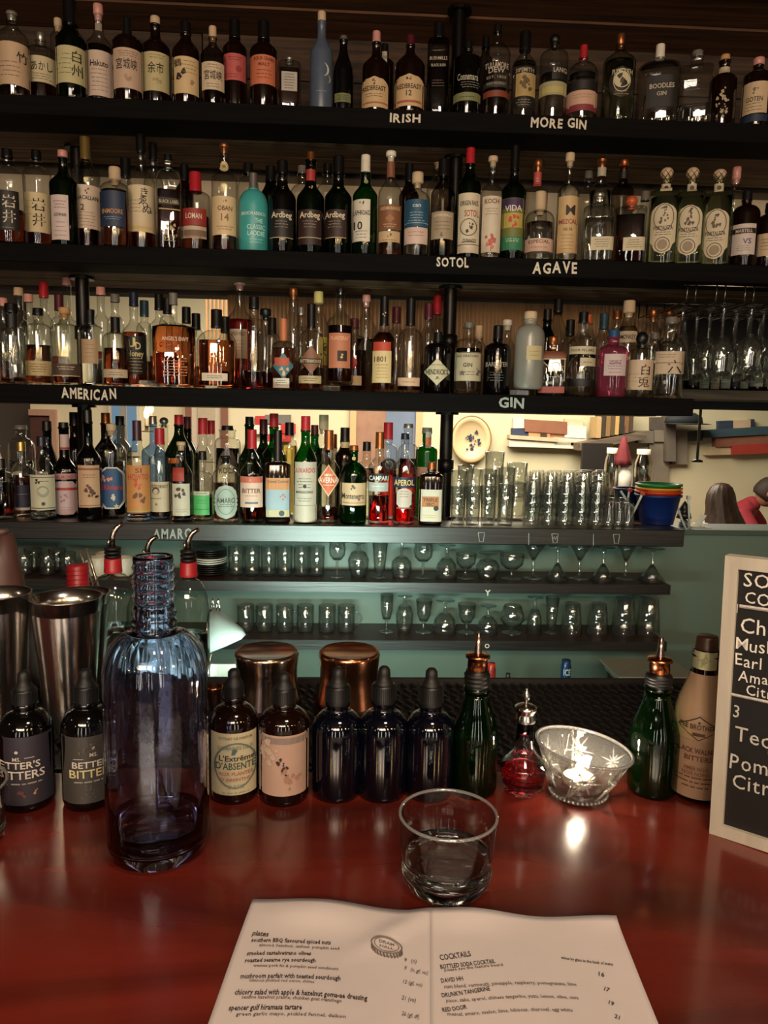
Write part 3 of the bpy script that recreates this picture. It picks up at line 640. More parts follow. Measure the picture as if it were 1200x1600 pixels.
b(1,452,36,88,106,98,12,'clear',('silver',97,12,'ball'),[(440,464,112,142,'#a79f94','rect',('~6',127,24,'#5d564e'))],'small square bottle of amber spirit with grey paper label and ball stopper','amber',112,sq=5,sty='r')
b(1,502,36,19,88,56,13,'slate',('beige',35,13,'cork'),[(486,518,90,160,None,'rect',('(',108,20,'#c5c2b4',2),('(',122,13,'#a5a294',8),('~1',142,4,'#8a8c92'))],'matte grey blue bottle printed with a white crescent moon')
b(1,536,32,57,116,76,12,'black',('silver',64,12),[(523,548,145,159,'#6d7248','rect',('~3',152,9,'#23251a'))],'slim black bottle with a low olive band, right of the moon bottle')
b(1,587,44,50,108,84,13,'brown',('pink',68,13),[(562,607,119,167,'#c3a67e','arch',('^5',127,10,'#3b2b1c'),('REDBREAST',137,7,'#2d1e14',0,36),('~2',148,7,'#7b6448'),('_',160,2.5,'#a4683c'))],'first dark pot-bellied bottle with arched cream label above IRISH',sty='s')
b(1,640,47,56,106,80,13,'brown',('maroon',72,13),[(615,663,115,165,'#c3a67e','arch',('^5',123,10,'#3b2b1c'),('REDBREAST',134,7,'#2d1e14',0,38),('12',145,8,'#2d1e14'),('_',158,3.5,'#a4583c'))],'dark pot-bellied bottle with arched cream label numbered 12')
b(1,684,34,37,72,62,15,'smoke',('black',60,16),[(669,700,80,140,None,'rect',('BUSHMILLS',91,5,'#a79e8c',0,27),('BLACK BUSH',102,4,'#a79e8c',0,22),('~3',130,12,'#5a5248'))],'square smoky bottle with small pale print and black cap, beside the pipe','dark',110,sq=5,sty='r')
b(1,730,44,66,96,84,13,'black',('black',78,13),[(709,752,100,158,None,'rect',('Connemara',119,10,'#a9a898',0,32),('~4',130,14,'#7a7a6c',4)),(709,751,144,157,'#767a50','rect',('~1',151,5,'#2a2c1c'))],'black bottle with pale script and a low olive green band')
b(1,775,42,40,86,62,14,'clear',('black',52,13),[(757,794,96,140,None,'rect',('TULLAMORE',101,8,'#b2a898',0,36),('DEW',109,8,'#b2a898'),('EST. 1829',120,4,'#8e8576',0,30),('IRISH WHISKEY',130,4,'#8e8576',0,30)),(755,796,127,136,'#2a2522','rect'),(756,796,141,151,'#7a3a24','rect')],'clear bottle with white block lettering and amber band under it','dark',140)
b(1,818,38,51,104,84,15,'clear',('black',80,18),[(801,837,104,113,'#15120f','rect',('SIPSMITH',109,6,'#a79c84',0,28)),(806,836,114,150,'#a58e5c','rect',('^14',132,32,'#5f4a2c')),(801,837,151,168,'#15120f','rect',('~3',160,11,'#8f8568'))],'bottle with black-bordered label showing a golden engraved figure','water',100)
b(1,864,44,54,92,80,14,'clear',('black',72,17,'ball'),[(862,886,105,124,'#14110f','rect',('LANG',109,7,'#b3aa98',0,20)),(843,885,127,148,'#9a9470','rect',('_',140,9,'#b0a468'))],'clear bottle with a black top label and pale yellow sash','water',120,sty='r')
b(1,909,48,72,122,100,14,'clear',('red',92,12),[(886,932,125,139,'#17120f','rect'),(886,933,141,166,'#c19c86','rect',('~2',150,8,'#a27a66'),('_',165,4,'#80303a')),(887,932,167,173,'#7b2c38','rect')],'bottle with peach and crimson bands and a red neck','water',120,sty='r')
b(1,966,50,54,100,78,14,'aqua',('copper',72,12,'cork'),[(952,990,104,152,'#20201a','oval',('PLYMOUTH',112,7,'#c2b896',0,30),('!',126,34,'#c2b896',0,26),('@16',125,24,'#c2b896'),('@5',126,10,'#4d4232'),('~2',145,8,'#a07c4c'))],'pale green bottle with black-rimmed oval ship label','water',100)
b(1,1028,64,71,112,98,14,'clear',('white',91,14),[(1011,1056,118,168,'#15120f','rect',('BOODLES',135,7,'#b8ad98',0,36),('GIN',147,6,'#b8ad98'))],'broad clear bottle with a square near-black gin label','water',104,sty='r',sq=3,flat=.7)
b(1,1086,50,81,113,108,18,'clear',('grey',90,17),[(1068,1098,122,152,None,'rect',('~3',134,18,'#5a584c'))],'clear square bottle with a thick glass neck, no paper label','water',170,sq=6,sty='r')
b(1,1129,40,87,128,112,16,'brown',('cork',97,14,'cork'),[(1121,1137,100,112,'#b9aa90','rect'),(1112,1146,130,190,None,'rect',('^26',163,60,'#a79878'))],'dark bottle speckled with pale dots and a cream neck band')
b(1,1182,42,92,122,108,14,'brown',('pink',104,17,'cork'),[(1161,1198,128,177,'#c2aa88','rect',('^4',143,14,'#7a6a54'),('GOTEN',155,7,'#4c3c2c',0,24),('~3',167,14,'#6a5a44')),(1162,1200,179,190,'#1f2a44','rect')],'dark bottle with cream label above a navy foot at the right end')
b(1,93,24,30,60,48,12,'clear',('beige',44,12,'cork'),[],'clear-necked bottle peeking out behind the two-character cream-labelled one',back=1)
b(1,600,30,70,100,90,12,'brown',('black',84,12),[(596,604,76,105,'#b3ab9c','rect')],'bottle with narrow pale neck label behind the first arched-label bottle',back=1)
b(1,757,30,58,100,84,12,'smoke',('black',76,12),[],'smoky bottle standing behind the black script bottle and the white-lettered one',back=1)
# crescent on the grey-blue bottle
# ---- row 2 ------------------------------------------------------------------------------------------------
b(2,15,50,234,278,262,17,'clear',('black',247,16),[(-4,29,298,360,'#14100f','rect',('岩',315,19,'#d2c6b2',2),('井',339,19,'#d2c6b2',2),('~1',356,3,'#8a7f70'))],'clear bottle with black label and two white brush characters at far left','dark',330,sty='r')
b(2,60,42,236,276,262,16,'clear',('black',249,15),[(42,79,301,363,'#cbb991','rect',('岩',320,19,K,0),('井',344,19,K,0),('~3',325,30,'#a49368',-13))],'clear bottle with cream label bearing two black brush characters, second shelf','dark',340,sty='r')
b(2,101,42,236,290,268,14,'dkgreen',('pink',248,15,'cork'),[(82,107,305,375,'#cbb9b4','rect',('~3',320,14,'#7b6a66'),('GOWAN',336,5,K,0,17),('~4',358,26,'#8b7a76'))],'green bottle with a narrow pinkish white label turned left')
b(2,136,42,215,272,252,16,'clear',('gold',250,16),[(118,155,289,357,'#cdb9a4','rect',('^5',298,10,'#6b4a38'),('MACALLAN',309,6,K,0,32),('12',324,9,'#3a2a20',-9),('~5',342,24,'#8a7464'))],'tall bottle with gold neck sleeve and cream label marked 12','dark',350)
b(2,181,46,262,300,286,14,'clear',('beige',283,18,'cork'),[(158,195,298,354,'#23304a','rect',('INMOORE',330,7,'#b58a50',0,30),('~2',341,6,'#7686a0'))],'squat bottle with wraparound navy label and beige cork','amber',300,sty='r')
b(2,198,34,248,300,280,13,'clear',('black',277,16),[],'black-capped bottle half hidden behind the squat navy-labelled bottle',back=1)
b(2,222,42,208,288,256,14,'clear',('black',238,15),[(202,242,289,362,'#cfbd9c','rect',('き',300,13,K,4),('ゑ',313,13,K,2),('ぬ',326,13,K,8),('~4',322,22,'#8a7a5c',-12),('_',356,5,'#c9b070'))],'bottle with cream label carrying looping vertical brush script','dark',340)
b(2,241,30,225,290,262,12,'clear',('black',250,13),[],'thin black-capped bottle behind the looping-script bottle',back=1)
b(2,264,38,242,286,266,12,'clear',('black',252,12),[(248,281,309,320,'#15110f','rect',('BLACK LABEL',315,5,'#b5a074',0,30)),(249,281,326,380,None,'rect',('^5',352,20,'#a8946c'),('_',327,1.5,'#b5a074'),('~3',372,12,'#8c7a54'))],'square dark bottle with slanted black strip label and golden figure','dark',300,sq=5,sty='r')
b(2,289,28,258,300,282,13,'brown',('black',282,14),[],'black bottle top showing behind the square dark slanted-label bottle',back=1)
b(2,306,46,270,310,300,16,'clear',('red',300,19),[(284,322,325,352,'#8e2a24','rect',('LOMAN',337,8,'#d6c4ae',0,24)),(284,322,353,372,'#b9a48c','rect',('_',364,9,'#7a6250'),('~1',370,4,'#5d4a3c'))],'bottle with a red label over cream band and red cap','amber',340,sty='r')
b(2,351,40,225,282,262,13,'clear',('copper',233,15,'cork'),[(332,371,306,367,'#ccb289','rect',('^3',313,8,'#8a6a44'),('OBAN',325,7,'#5a3c24',0,22),('14',339,11,'#8a6a48'),('~2',356,8,'#8a6a48')),(343,358,247,266,'#cbb98c','oval',('@8',256,6,'#8a7440'))],'tall-necked bottle with cream label marked 14 and oval neck tag','dark',345)
b(2,388,34,256,300,278,16,'clear',('black',272,16),[],'clear black-capped bottle behind the fourteen label and the turquoise bottle',back=1,sty='r')
b(2,396,46,271,326,298,15,'teal',('silver',296,13),[(376,416,325,385,None,'rect',('BRUICHLADDICH',333,5,'#cfe4da',0,36),('THE',344,7,'#bfe0d8',8,12),('CLASSIC',354,7,'#bfe0d8',4,28),('LADDIE',364,7,'#bfe0d8',4,26),('~2',376,9,'#a8d4cc',4))],'opaque turquoise bottle with white lettering',sty='r')
b(2,423,34,260,310,286,16,'black',('black',284,16),[],'black bottle half behind the turquoise bottle and the first green-black one',back=1)
for i,(cx,tp,cc,sx,dd) in enumerate(((441,252,'black',0,'first of three dark green bottles with old-style white lettering, black label'),(485,238,'copper',0,'middle of three dark green bottles, with copper cap and brown label'),(528,245,'black',-4,'rightmost of three dark green bottles, its label turned left'))):
    b(2,cx,43,tp,312,288,17,'black' if i == 0 else 'dkgreen',(cc,252 if i == 1 else 272,13 if i==1 else 18),
      [(cx-19+sx,cx+17+sx,327,372 if i != 1 else 382,'#16110e' if i==0 else '#2c1814','rect',('Ardbeg',335,9,'#d4c6aa',0,31),('~3',350,13,'#8d7f68'),('_',371,1.5,'#9a8b6c')),(cx-6,cx+8,286,294,None,'rect',('^4',290,7,'#c9b060'))]
      + ([(cx-7,cx+7,260,278,'#9c2a24','rect')] if i==1 else []),dd)
b(2,472,38,260,308,290,15,'clear',('grey',272,15),[(462,480,300,320,'#a89a80','rect')],'clear bottle showing between the first and middle dark green bottles',back=1,sty='r')
b(2,511,36,256,306,288,15,'clear',('black',270,14),[(506,522,300,320,'#a89a80','rect')],'clear bottle showing between the middle and last dark green bottles',back=1,sty='r')
b(2,570,39,243,308,286,15,'green',('white',271,15),[(551,578,311,377,'#cfc6b4','rect',('^3',318,9,'#3b3a30'),('LAPHROAIG',332,7,K,0,26),('10',352,12,K,-5),('~3',366,14,'#6a6458')),(566,576,276,285,None,'rect',('@12',280,7,'#7c8a5c'))],'bright green bottle with white cap and white label numbered 10')
b(2,609,38,237,306,276,13,'clear',('white',246,16,'cork'),[(592,626,319,358,'#7d5034','rect',('GLENMORANGIE',325,5,'#cdb088',0,30),('@4',341,14,'#9c6c44'),('~2',352,7,'#c4a078')),(592,625,361,378,'#bfa27a','rect',('^4',368,10,'#7a5030'),('~1',375,4,'#7a5030')),(603,616,248,273,'#7a4a34','rect')],'long-necked clear bottle with brown label and cream cork top','amber',372)
b(2,638,32,256,310,286,13,'brown',('black',284,14),[],'black-topped bottle between the brown-label and blue-label bottles, back row',back=1)
b(2,651,40,270,316,300,13,'clear',('beige',288,18,'cork'),[(632,669,311,354,'#1f4a64','rect',('can',320,6,'#c2cdd0',0,13),('~4',338,16,'#8fb0bd'),('_',348,1,'#8fb0bd')),(632,668,355,381,'#cbb0a4','rect',('~2',365,10,'#a4705c'))],'bottle with deep blue upper label over pale pink lower label','water',330,sty='r')
b(2,683,36,241,300,270,14,'clear',('beige',258,15,'cork'),[(671,684,297,318,'#cbb99c','rect',('~2',308,8,'#4a3c30'))],'cork-topped bottle with cream label corner, behind the grey label bottle',back=1)
b(2,691,38,250,306,280,14,'smoke',('black',276,18),[(674,708,330,373,'#9c8a72','rect',('SEVEN SEALS',336,4,'#d8c8ac',0,28),('~3',352,16,'#6c5c4a'),('^3',366,8,'#6c5c4a'))],'smoky bottle with greyish label and black capsule, left of the pipe','dark',350)
b(2,732,36,232,292,268,15,'dkgreen',('red',258,14),[(716,749,301,395,'#cdbfa6','rect',('ORIGEN RAIZ',317,7,K,0,28),('SOTOL',333,10,'#a0503c',4,22),('!',355,26,K,0),('^8',355,20,'#3d342a'),('~1',378,3,K),('_',382,1,K),('DURANGO',376,6,K,2,20))],'dark bottle with tall white sotol label and red capsule')
b(2,767,34,245,302,282,12,'clear',('beige',254,15,'cork'),[(753,782,306,394,'#c9bba6','rect',('KOCH',314,7,'#7a4a34',0,22),('~3',330,12,'#9c8a70'),('^9',374,30,'#b4584c'),('^6',382,22,'#c27464')),(761,774,262,280,None,'rect')],'slim bottle with white label and pink agave leaves','water',320)
b(2,801,38,228,300,280,14,'dkgreen',('black',266,14),[(783,820,309,390,'#6a6c34','rect',('_',317,14,'#3b2a48'),('VIDA',325,9,'#d8c8c8',0,26),('_',344,22,'#b09a4c'),('^14',344,26,'#b8463a'),('_',380,20,'#2f7a58'),('~2',375,6,'#d8c8a0'))],'bottle with purple, gold and green patterned label, left of the cork jar bottle')
b(2,837,34,250,296,288,13,'clear',('copper',262,13,'cork'),[(831,843,265,291,'#b04a44','rect',('~3',280,12,'#d8b0a0'))],'bottle with pink red neck label behind the pink-banded jar bottle',back=1)
b(2,842,46,300,346,330,16,'clear',('beige',330,17,'cork'),[(821,864,372,393,'#c7a894','rect',('ESPECIAL',377,5,'#7a4a3c',0,32),('_',394,3,'#3c332c'),('~1',386,4,'#a47a6a'))],'short round bottle with low pink band and thick cork','water',350,sty='r')
b(2,886,34,240,300,284,12,'clear',('beige',254,14,'cork'),[(872,903,306,395,'#c2a274','rect',('M',328,15,'#2a1c14',3,14),('MEZCAL',346,7,'#8c3a2c',0,28),('N2 36',358,4,'#5a3c28'),('~5',378,26,'#9a7a50'))],'slim clear bottle with orange cream label and black letter M','water',290)
b(2,934,48,302,332,322,15,'clear',('silver',310,15,'cork'),[(923,957,370,391,'#bfb393','rect',('~4',380,14,'#7a7058'))],'square decanter with white tag at its foot and clear contents','water',345,sq=6,sty='r',rot=.05)
b(2,936,34,245,296,284,14,'clear',('copper',256,15,'cork'),[(930,944,258,272,'#a8a08c','rect')],'foil-necked bottle rising behind the clear square decanter','water',300,back=1)
b(2,916,36,268,312,296,14,'clear',('grey',280,13),[],'clear bottle shoulder between the letter M bottle and square decanter',back=1,sty='r')
b(2,984,48,306,332,324,16,'clear',('orange',324,19,'ball'),[(975,1007,371,392,'#bfb393','rect',('~4',381,14,'#7a7058'))],'square decanter of amber spirit with orange stopper and white tag','dark',340,sq=6,sty='r')
b(2,970,34,247,300,284,14,'smoke',('copper',262,15,'cork'),[(962,978,264,276,'#0f0d0c','rect')],'dark-necked bottle with copper top behind the amber square decanter',back=1)
b(2,1005,26,300,334,322,13,'clear',('grey',314,14),[],'small grey-capped bottle back between amber decanter and oval-label bottles',back=1)
for i,(cx,tp,y0,dd) in enumerate(((1037,262,318,'first of three bottles with oval cream crest label and woven stopper'),(1077,262,321,'middle one of three oval-crest bottles with woven stoppers'),(1119,265,327,'last of three oval-crest bottles, nearest the white-and-black label'))):
    t = b(2,cx,46,tp,304+i*3,296+i*3,14,'aqua',('beige',281,20,'ball'),[(cx-19,cx+18,y0,y0+78,'#c0b295','archb',('!',y0+22,40,'#4a3e30',0,30),('^5',y0+9,12,'#4a3e30'),('^8',y0+24,20,'#5a4a38'),('FORTALEZA',y0+38,6,K,0,28),('~2',y0+47,7,'#5a4a38'),('!',y0+64,22,'#3a3026'),('@14',y0+64,15,'#8c7c64')),(cx-8,cx+9,284,299,'#b5a88a','rect',('@8',291,7,'#4a3c2c'))],dd,'water',310,sty='r',sq=2.6,flat=.75)
    cp_ = [c_ for c_ in t.children if c_.name.startswith('cap')][0]; zs_ = [v_.co.z for v_ in cp_.data.vertices if abs(v_.co.x)+abs(v_.co.y) > .004]; rr_ = max(math.hypot(v_.co.x, v_.co.y) for v_ in cp_.data.vertices)
    zt_ = max(v_.co.z for v_ in cp_.data.vertices); hh_ = rr_*1.0*(1.0); zc_2 = zt_-(zt_-min(zs_))/2; hh_ = (zt_-min(zs_))/2; lt = MB()
    for k_ in range(7):
        for sg in (-1, 1): lt.tube([(rr_*1.01*math.sin(PI*u/10)*math.cos(2*PI*k_/7+sg*u*.28), rr_*1.01*math.sin(PI*u/10)*math.sin(2*PI*k_/7+sg*u*.28), zc_2-hh_*math.cos(PI*u/10)) for u in range(1, 10)], .0009, 4)
    lt.obj('stopper_lattice', mat('#3a2c1c', .6), t, True)
b(2,1145,36,262,310,300,13,'clear',('pink',282,13,'cork'),[],'clear bottle with pink stopper rising behind the last oval-crest bottle',back=1,sty='r')
b(2,1163,42,300,338,322,14,'brown',('black',314,15),[(1146,1179,350,398,'#c3b4ac','rect',('_',361,8,'#1a1614'),('MARTELL',361,5,'#c3b4ac',0,24),('VS',377,8,'#4a4a70',5,12),('~3',388,10,'#8a807c'))],'dark bottle with white label, black stripe and small blue letters',sty='r')
b(2,1200,38,318,350,336,14,'brown',('black',330,15),[(1186,1208,365,400,'#b9a283','rect',('~4',382,20,'#5a4a38'))],'dark bottle cut by the right edge of the second shelf',sty='r')
# ---- row 3 ------------------------------------------------------------------------------------------------
b(3,21,41,475,526,512,18,'clear',('black',488,20),[(12,31,489,510,'#0d0c0c','rect')],'nearly empty clear bottle with black capsule at left end of third shelf','dark',590,sty='r')
b(3,62,42,482,520,506,15,'clear',('black',492,16),[(42,79,564,587,'#bba778','rect',('~4',575,15,'#5a4a30'))],'bottle half full of dark spirit with low cream wrap label','dark',540,sty='r')
b(3,103,44,481,520,506,15,'clear',('cork',492,17,'cork'),[(83,123,568,588,'#4c3a2e','rect',('~2',575,7,'#c9b898'),('_',587,1.5,'#b9a888'))],'bottle with cork top and low brown label with pale lines','dark',572,sty='r')
b(3,143,38,484,518,508,16,'clear',('black',506,14),[(129,153,530,568,'#a98c6c','rect',('~4',548,24,'#8c7050'))],'clear bottle with square tan label, right of the left pipe','water',560,sty='r')
b(3,182,42,496,534,520,15,'clear',('black',519,15),[(163,198,577,590,'#b5a386','rect',('~2',584,7,'#6c5c44'))],'bottle with black capsule and narrow low cream strip label','dark',545,sty='r')
b(3,211,40,457,524,500,13,'clear',('navy',478,14),[(196,228,525,585,'#0f0d0c','rect',('J',533,11,'#cdbb80',-4,8),('D',540,11,'#cdbb80',4,8),('Honey',552,9,'#cdbb80',0,24),('~5',570,24,'#b3a26c'))],'tall bottle with black label and golden script','dark',520)
b(3,272,72,458,512,504,12,'clear',('grey',476,13),[(248,300,520,600,None,'rect',("ANGEL'S ENVY",529,6,'#d8b49c',0,40),('~6',575,26,'#c07a50',0)),],'broad tear-shaped bottle full of glowing orange red spirit','orange',508,sty='c',flat=.42)
b(3,339,62,484,540,516,16,'clear',('black',512,18),[(316,355,583,595,'#cbb8a0','rect',('~2',589,6,'#5a6a50')),(320,356,548,566,None,'rect',('~2',556,8,'#8a3a24'))],'wide round-shouldered bottle of dark red bourbon with white strip label','amber',532,sty='r',flat=.5)
b(3,397,40,464,520,498,14,'clear',('black',482,16),[(382,412,575,588,None,'rect',('~1',580,4,'#8c7c64'))],'clear bottle with pale shoulder between wide bourbon and diamond collage label','dark',580,sty='r')
b(3,415,34,483,530,508,14,'clear',('black',494,18,'cork'),[],'clear flat-topped stopper bottle just left of the peach-necked bottle','dark',584,Yc=2.12)
b(3,443,38,498,546,532,10,'clear',('peach',532,11),[(426,459,551,592,'#3a6a74','diamond',('_',565,12,'#b05038',-2,22),('^7',578,18,'#d8a078')),(427,452,591,606,'#cbbfae','rect',('~3',598,10,'#3a3a3a'))],'dark bottle with tilted red and teal artwork label and peach neck','amber',544,sty='r')
b(3,486,40,475,536,516,14,'clear',('black',512,14),[(468,504,562,566,'#8a5838','rect'),(469,503,540,585,'#7a4c38','diamond'),(468,503,560,568,'#1f1915','rect',('RITTENHOUSE',564,5,'#c9b088',0,32)),(467,502,587,599,'#ac9470','rect',('~2',593,7,'#5c4830'))],'bottle with brown lozenge label crossed by a black name band','amber',575,sty='r')
b(3,458,32,450,520,478,13,'clear',('copper',462,13,'cork'),[],'very tall clear bottle with copper stopper behind the peach-necked one',back=1)
b(3,497,34,456,516,484,16,'clear',('yellow',474,15),[(497,512,526,570,'#b09a3c','rect',('^5',546,24,'#4a3a18'))],'clear bottle with pale yellow cap and yellow label',back=1)
b(3,531,42,450,506,484,13,'clear',('black',456,13),[(514,547,520,575,'#b06a4c','rect',('PLANTERAY',528,6,'#d8a884',0,28),('_',556,16,'#2a1612',4,15),('^4',556,12,'#c9a060',4))],'raised bottle with salmon label standing on a clear block','dark',510,base_z=1.617,Yc=2.10)
b(3,553,43,498,542,524,14,'clear',('maroon',512,14),[(533,565,587,602,'#b79f78','rect',('AGED',594,5,'#c9932c',0,20)),(538,556,556,580,None,'rect',('@16',567,21,'#a8202c'))],'dark bottle with a glowing red disc and low cream label','dark',548,sty='r')
b(3,571,32,461,518,486,12,'clear',('pink',473,13,'cork'),[],'clear pink-corked bottle behind the red disc bottle','water',530,back=1)
b(3,599,38,463,534,512,14,'clear',('black',508,14),[(583,610,534,548,'#b03a26','rect'),(582,611,548,598,'#cbb180','rect',('1801',561,8,'#4a3624',-3,18),('~5',580,24,'#9a8254')),(592,605,478,486,None,'rect',('^3',490,10,'#b5a074'))],'bottle with cream label topped by a red band and black capsule','amber',520)
b(3,640,40,466,536,514,14,'clear',('black',508,15),[(622,656,590,603,'#c4a084','rect',('~1',597,4,'#8a6a50'))],'clear empty-looking bottle with black capsule and low pink strip','dark',598,sty='r')
b(3,683,42,519,546,536,13,'black',('black',534,14),[(662,704,560,602,'#bdb393','diamond',("HENDRICK'S",581,8,K,0,34),('~1',570,3,'#6c644c'),('^3',592,9,'#6c644c'))],'black apothecary bottle with pale diamond label beside the pipe',sty='r')
b(3,681,36,462,524,498,13,'clear',('red',491,14),[],'clear bottle with red capsule behind the black diamond-label bottle',back=1,sty='r')
b(3,731,42,504,540,530,17,'clear',('grey',512,15),[(710,751,550,595,'#b3a78c','rect',('_',551,1.2,'#4a4234'),('HIS ORATORY',556,4,'#4a4234',0,34),('GIN',570,6,K,0,14),('@10',583,10,'#6a5c5c',-8),('^4',581,14,'#6a5c5c',16),('~2',583,8,'#6a5c4c'))],'clear bottle with broad cream gin label right of the pipe','water',545,sty='r')
b(3,746,28,509,548,530,13,'clear',('beige',528,12,'cork'),[],'cork-stoppered bottle just behind the broad cream gin label',back=1)
b(3,776,42,509,548,536,14,'black',('black',530,15),[(757,795,553,600,None,'rect',('0',558,8,'#c9a24c'),('BARRISTER',569,7,'#8c857a',0,34),('~4',588,16,'#5c564e'))],'matte black bottle with faint grey lettering and gold numeral',sty='r')
b(3,790,30,500,548,528,14,'clear',('white',510,15,'cork'),[],'white-topped clear bottle behind the matte black bottle',back=1)
b(3,826,46,487,528,508,20,'frost',('beige',500,20,'cork'),[(822,845,540,562,'#b9a87e','rect',('~2',552,12,'#8a7848'))],'large textured frosted bottle with a wide cork and small tan label','water',560,sty='r',base_z=1.612)
b(3,852,26,483,530,510,13,'dkgreen',('black',500,13),[],'narrow dark bottle between the frosted bottle and tall black-capped one',back=1)
b(3,868,36,467,532,490,13,'clear',('black',488,14),[],'tall clear bottle with black cap behind the copper-shouldered square bottle',back=1)
b(3,862,46,526,562,548,17,'clear',('copper',540,15,'cork'),[(841,883,560,604,None,'rect',('_',561,1.2,'#c9b490'),('%',578,34,'#c9b490',0,38),('!',572,13,'#c9b490',6)),(842,882,604,614,'#a8564c','rect'),(841,882,548,560,'#7a4a34','rect')],'square bottle with copper shoulder, white line triangle and pink foot','water',575,sq=6,sty='r')
b(3,908,45,488,538,520,16,'clear',('black',504,15),[(889,929,541,553,'#b9ac8e','rect',('FOUR PILLARS',547,4,'#5a5040',0,34)),(906,929,559,572,'#b9ac8e','rect',('~1',566,4,'#5a5040')),(888,929,592,604,'#13110f','rect')],'clear bottle with diagonal cream bands and a black foot band','water',550)
b(3,915,24,492,530,510,14,'clear',('orange',506,13),[],'orange-corked bottle peeking behind the banded cream bottle',back=1)
b(3,940,30,490,536,518,15,'clear',('teal',514,14),[],'bottle with dark teal capsule left of the pink bottle, behind',back=1)
b(3,956,46,516,552,540,18,'pinkc',('blue',527,18),[(944,976,553,587,'#b9a4a4','rect',('~4',570,16,'#7a5a64'),('GIN',567,5,'#7a5a64',0,16),('~1',582,3,'#8a5a70'))],'rose pink bottle with white square label and blue cap',None,sty='r',sq=3)
b(3,978,38,470,530,496,15,'clear',('beige',490,18,'cork'),[(966,992,517,535,'#b5a58a','rect',('MONKEY',526,7,K,0,22))],'brown-necked clear bottle rising behind the rose pink bottle','water',510,back=1)
b(3,1000,40,518,554,544,20,'clear',('black',540,19,'ball'),[(978,1020,562,609,'#bfa68c','rect',('白',578,16,K,9),('兎',597,16,K,7),('~3',590,16,'#9a8268',-10))],'round-shouldered bottle with pinkish label, two brush characters and black ball stopper','water',590,sty='r')
b(3,1020,30,520,550,536,15,'clear',('grey',530,13),[],'pale bottle shoulder between ball-stoppered and hexagonal bottles, back row',back=1)
b(3,1044,46,496,554,528,22,'clear',('grey',506,19),[(1024,1066,549,584,'#b7a288','rect',('六',573,20,K,8),('~2',556,8,'#7a6a50',-4),('_',567,1,'#7a4a3c'))],'clear faceted bottle with cream label bearing one bold character','water',585,sty='r',sq=3)
b(3,1016,28,484,520,504,14,'clear',('copper',496,14,'cork'),[],'copper-topped bottle showing over the ball-stoppered one, back row',back=1)
b(3,1040,28,485,524,506,14,'clear',('copper',496,15,'cork'),[],'copper-topped bottle behind the faceted single-character bottle',back=1)
BK3=[(8,30,466,520,'pink',1,'pale empty bottle at the extreme left back of the third shelf'),(33,30,450,515,'beige',0,'clear bottle with frosted neck behind the leftmost black-capped one'),(48,28,460,510,'pink',0,'clear bottle with salmon neck in the back row at left'),(72,32,441,506,'red',0,'tall clear bottle with red capsule in the back at left'),(95,28,461,512,'maroon',0,'maroon-capped bottle left of the pipe in the back row'),(108,30,434,508,'pink',0,'tallest clear bottle with pink stopper beside the left pipe'),
 (160,26,449,505,'pink',0,'clear bottle with long pink neck right of the pipe'),(182,26,460,506,'grey',0,'clear bottle with smoky neck behind the black capsule bottle'),(227,26,470,520,'teal',0,'bottle with dark teal capsule behind the golden-script bottle'),(250,34,460,512,'black',0,'bottle with black capsule and cork left of the orange tear bottle'),(263,26,466,510,'black',0,'dark-capped bottle right behind the orange tear bottle'),(292,28,480,520,'black',0,'black-capped bottle right of the orange tear bottle'),(307,28,490,528,'black',0,'low black-capped bottle left of the wide bourbon'),
 (352,26,495,535,'black',0,'black-capped bottle at the right shoulder of the wide bourbon'),(425,24,497,530,'black',0,'black ball-topped bottle behind, left of the peach neck'),(470,26,480,520,'silver',0,'clear silver-necked bottle in the back near the lozenge label'),(618,26,480,525,'maroon',0,'bottle with maroon cap behind, right of the 1801 label'),(668,24,474,524,'maroon',0,'maroon-capped bottle behind the low pink strip bottle'),(888,26,500,540,'black',0,'black-capped bottle behind and left of the diagonal bands'),(960,26,486,528,'copper',0,'copper-capped bottle between teal capsule and brown neck')]
for cx,w_,tp,s_,cc,_,dd in BK3: b(3,cx,w_,tp,s_,s_-16,12,'clear',(cc,tp+(24 if cc in ('red','black','maroon','teal') else 12),14),[],dd,'dark' if cx%3 else None,s_+45,back=1,sty='r' if cx%2 else 's')
b(3,375,44,434,506,478,15,'clear',('pink',447,18,'cork'),[(360,386,514,560,'#b39a80','rect',('HIGH WEST',521,6,'#5a3a28',0,22),('~4',540,20,'#8a7058'))],'very tall bottle with cork, half full of ruby spirit','red',500,back=1)
# ---- row 4 ------------------------------------------------------------------------------------------------
b(4,4,40,717,748,736,14,'clear',('black',732,14),[],'low dark bottle cut by the left edge, fourth shelf','dark',752,sty='r')
b(4,-6,30,675,730,705,16,'brown',('black',696,16),[(-14,14,698,714,'#9c6a4c','rect')],'dark bottle with tan neck at extreme left, behind',back=1)
b(4,36,38,690,738,722,13,'clear',('gold',704,14),[(24,48,758,795,'#1f1c34','rect',('~1',772,3,'#8886a0')),(24,48,793,797,'#b9b2a4','rect')],'bottle with dark navy label and gold cap, left of the white crest label','dark',742)
b(4,36,40,664,702,684,16,'clear',('grey',670,19),[],'clear stoppered decanter behind the navy label bottle','water',720,back=1,sty='r')
b(4,68,40,682,738,706,13,'clear',('navy',696,14),[(50,85,742,797,'#c5c2a8','rect',('_',746,1.2,'#4a4a3c'),('~1',752,5,K),('^4',753,10,K,-8),('@14',768,18,'#9aa08c'),('@8',787,6,'#3a4644'),('_',794,1.2,'#4a4a3c'),('DWAN',739,5,'#c0b8a4',0,16))],'dark-shouldered bottle with cream label and grey crest','water',800)
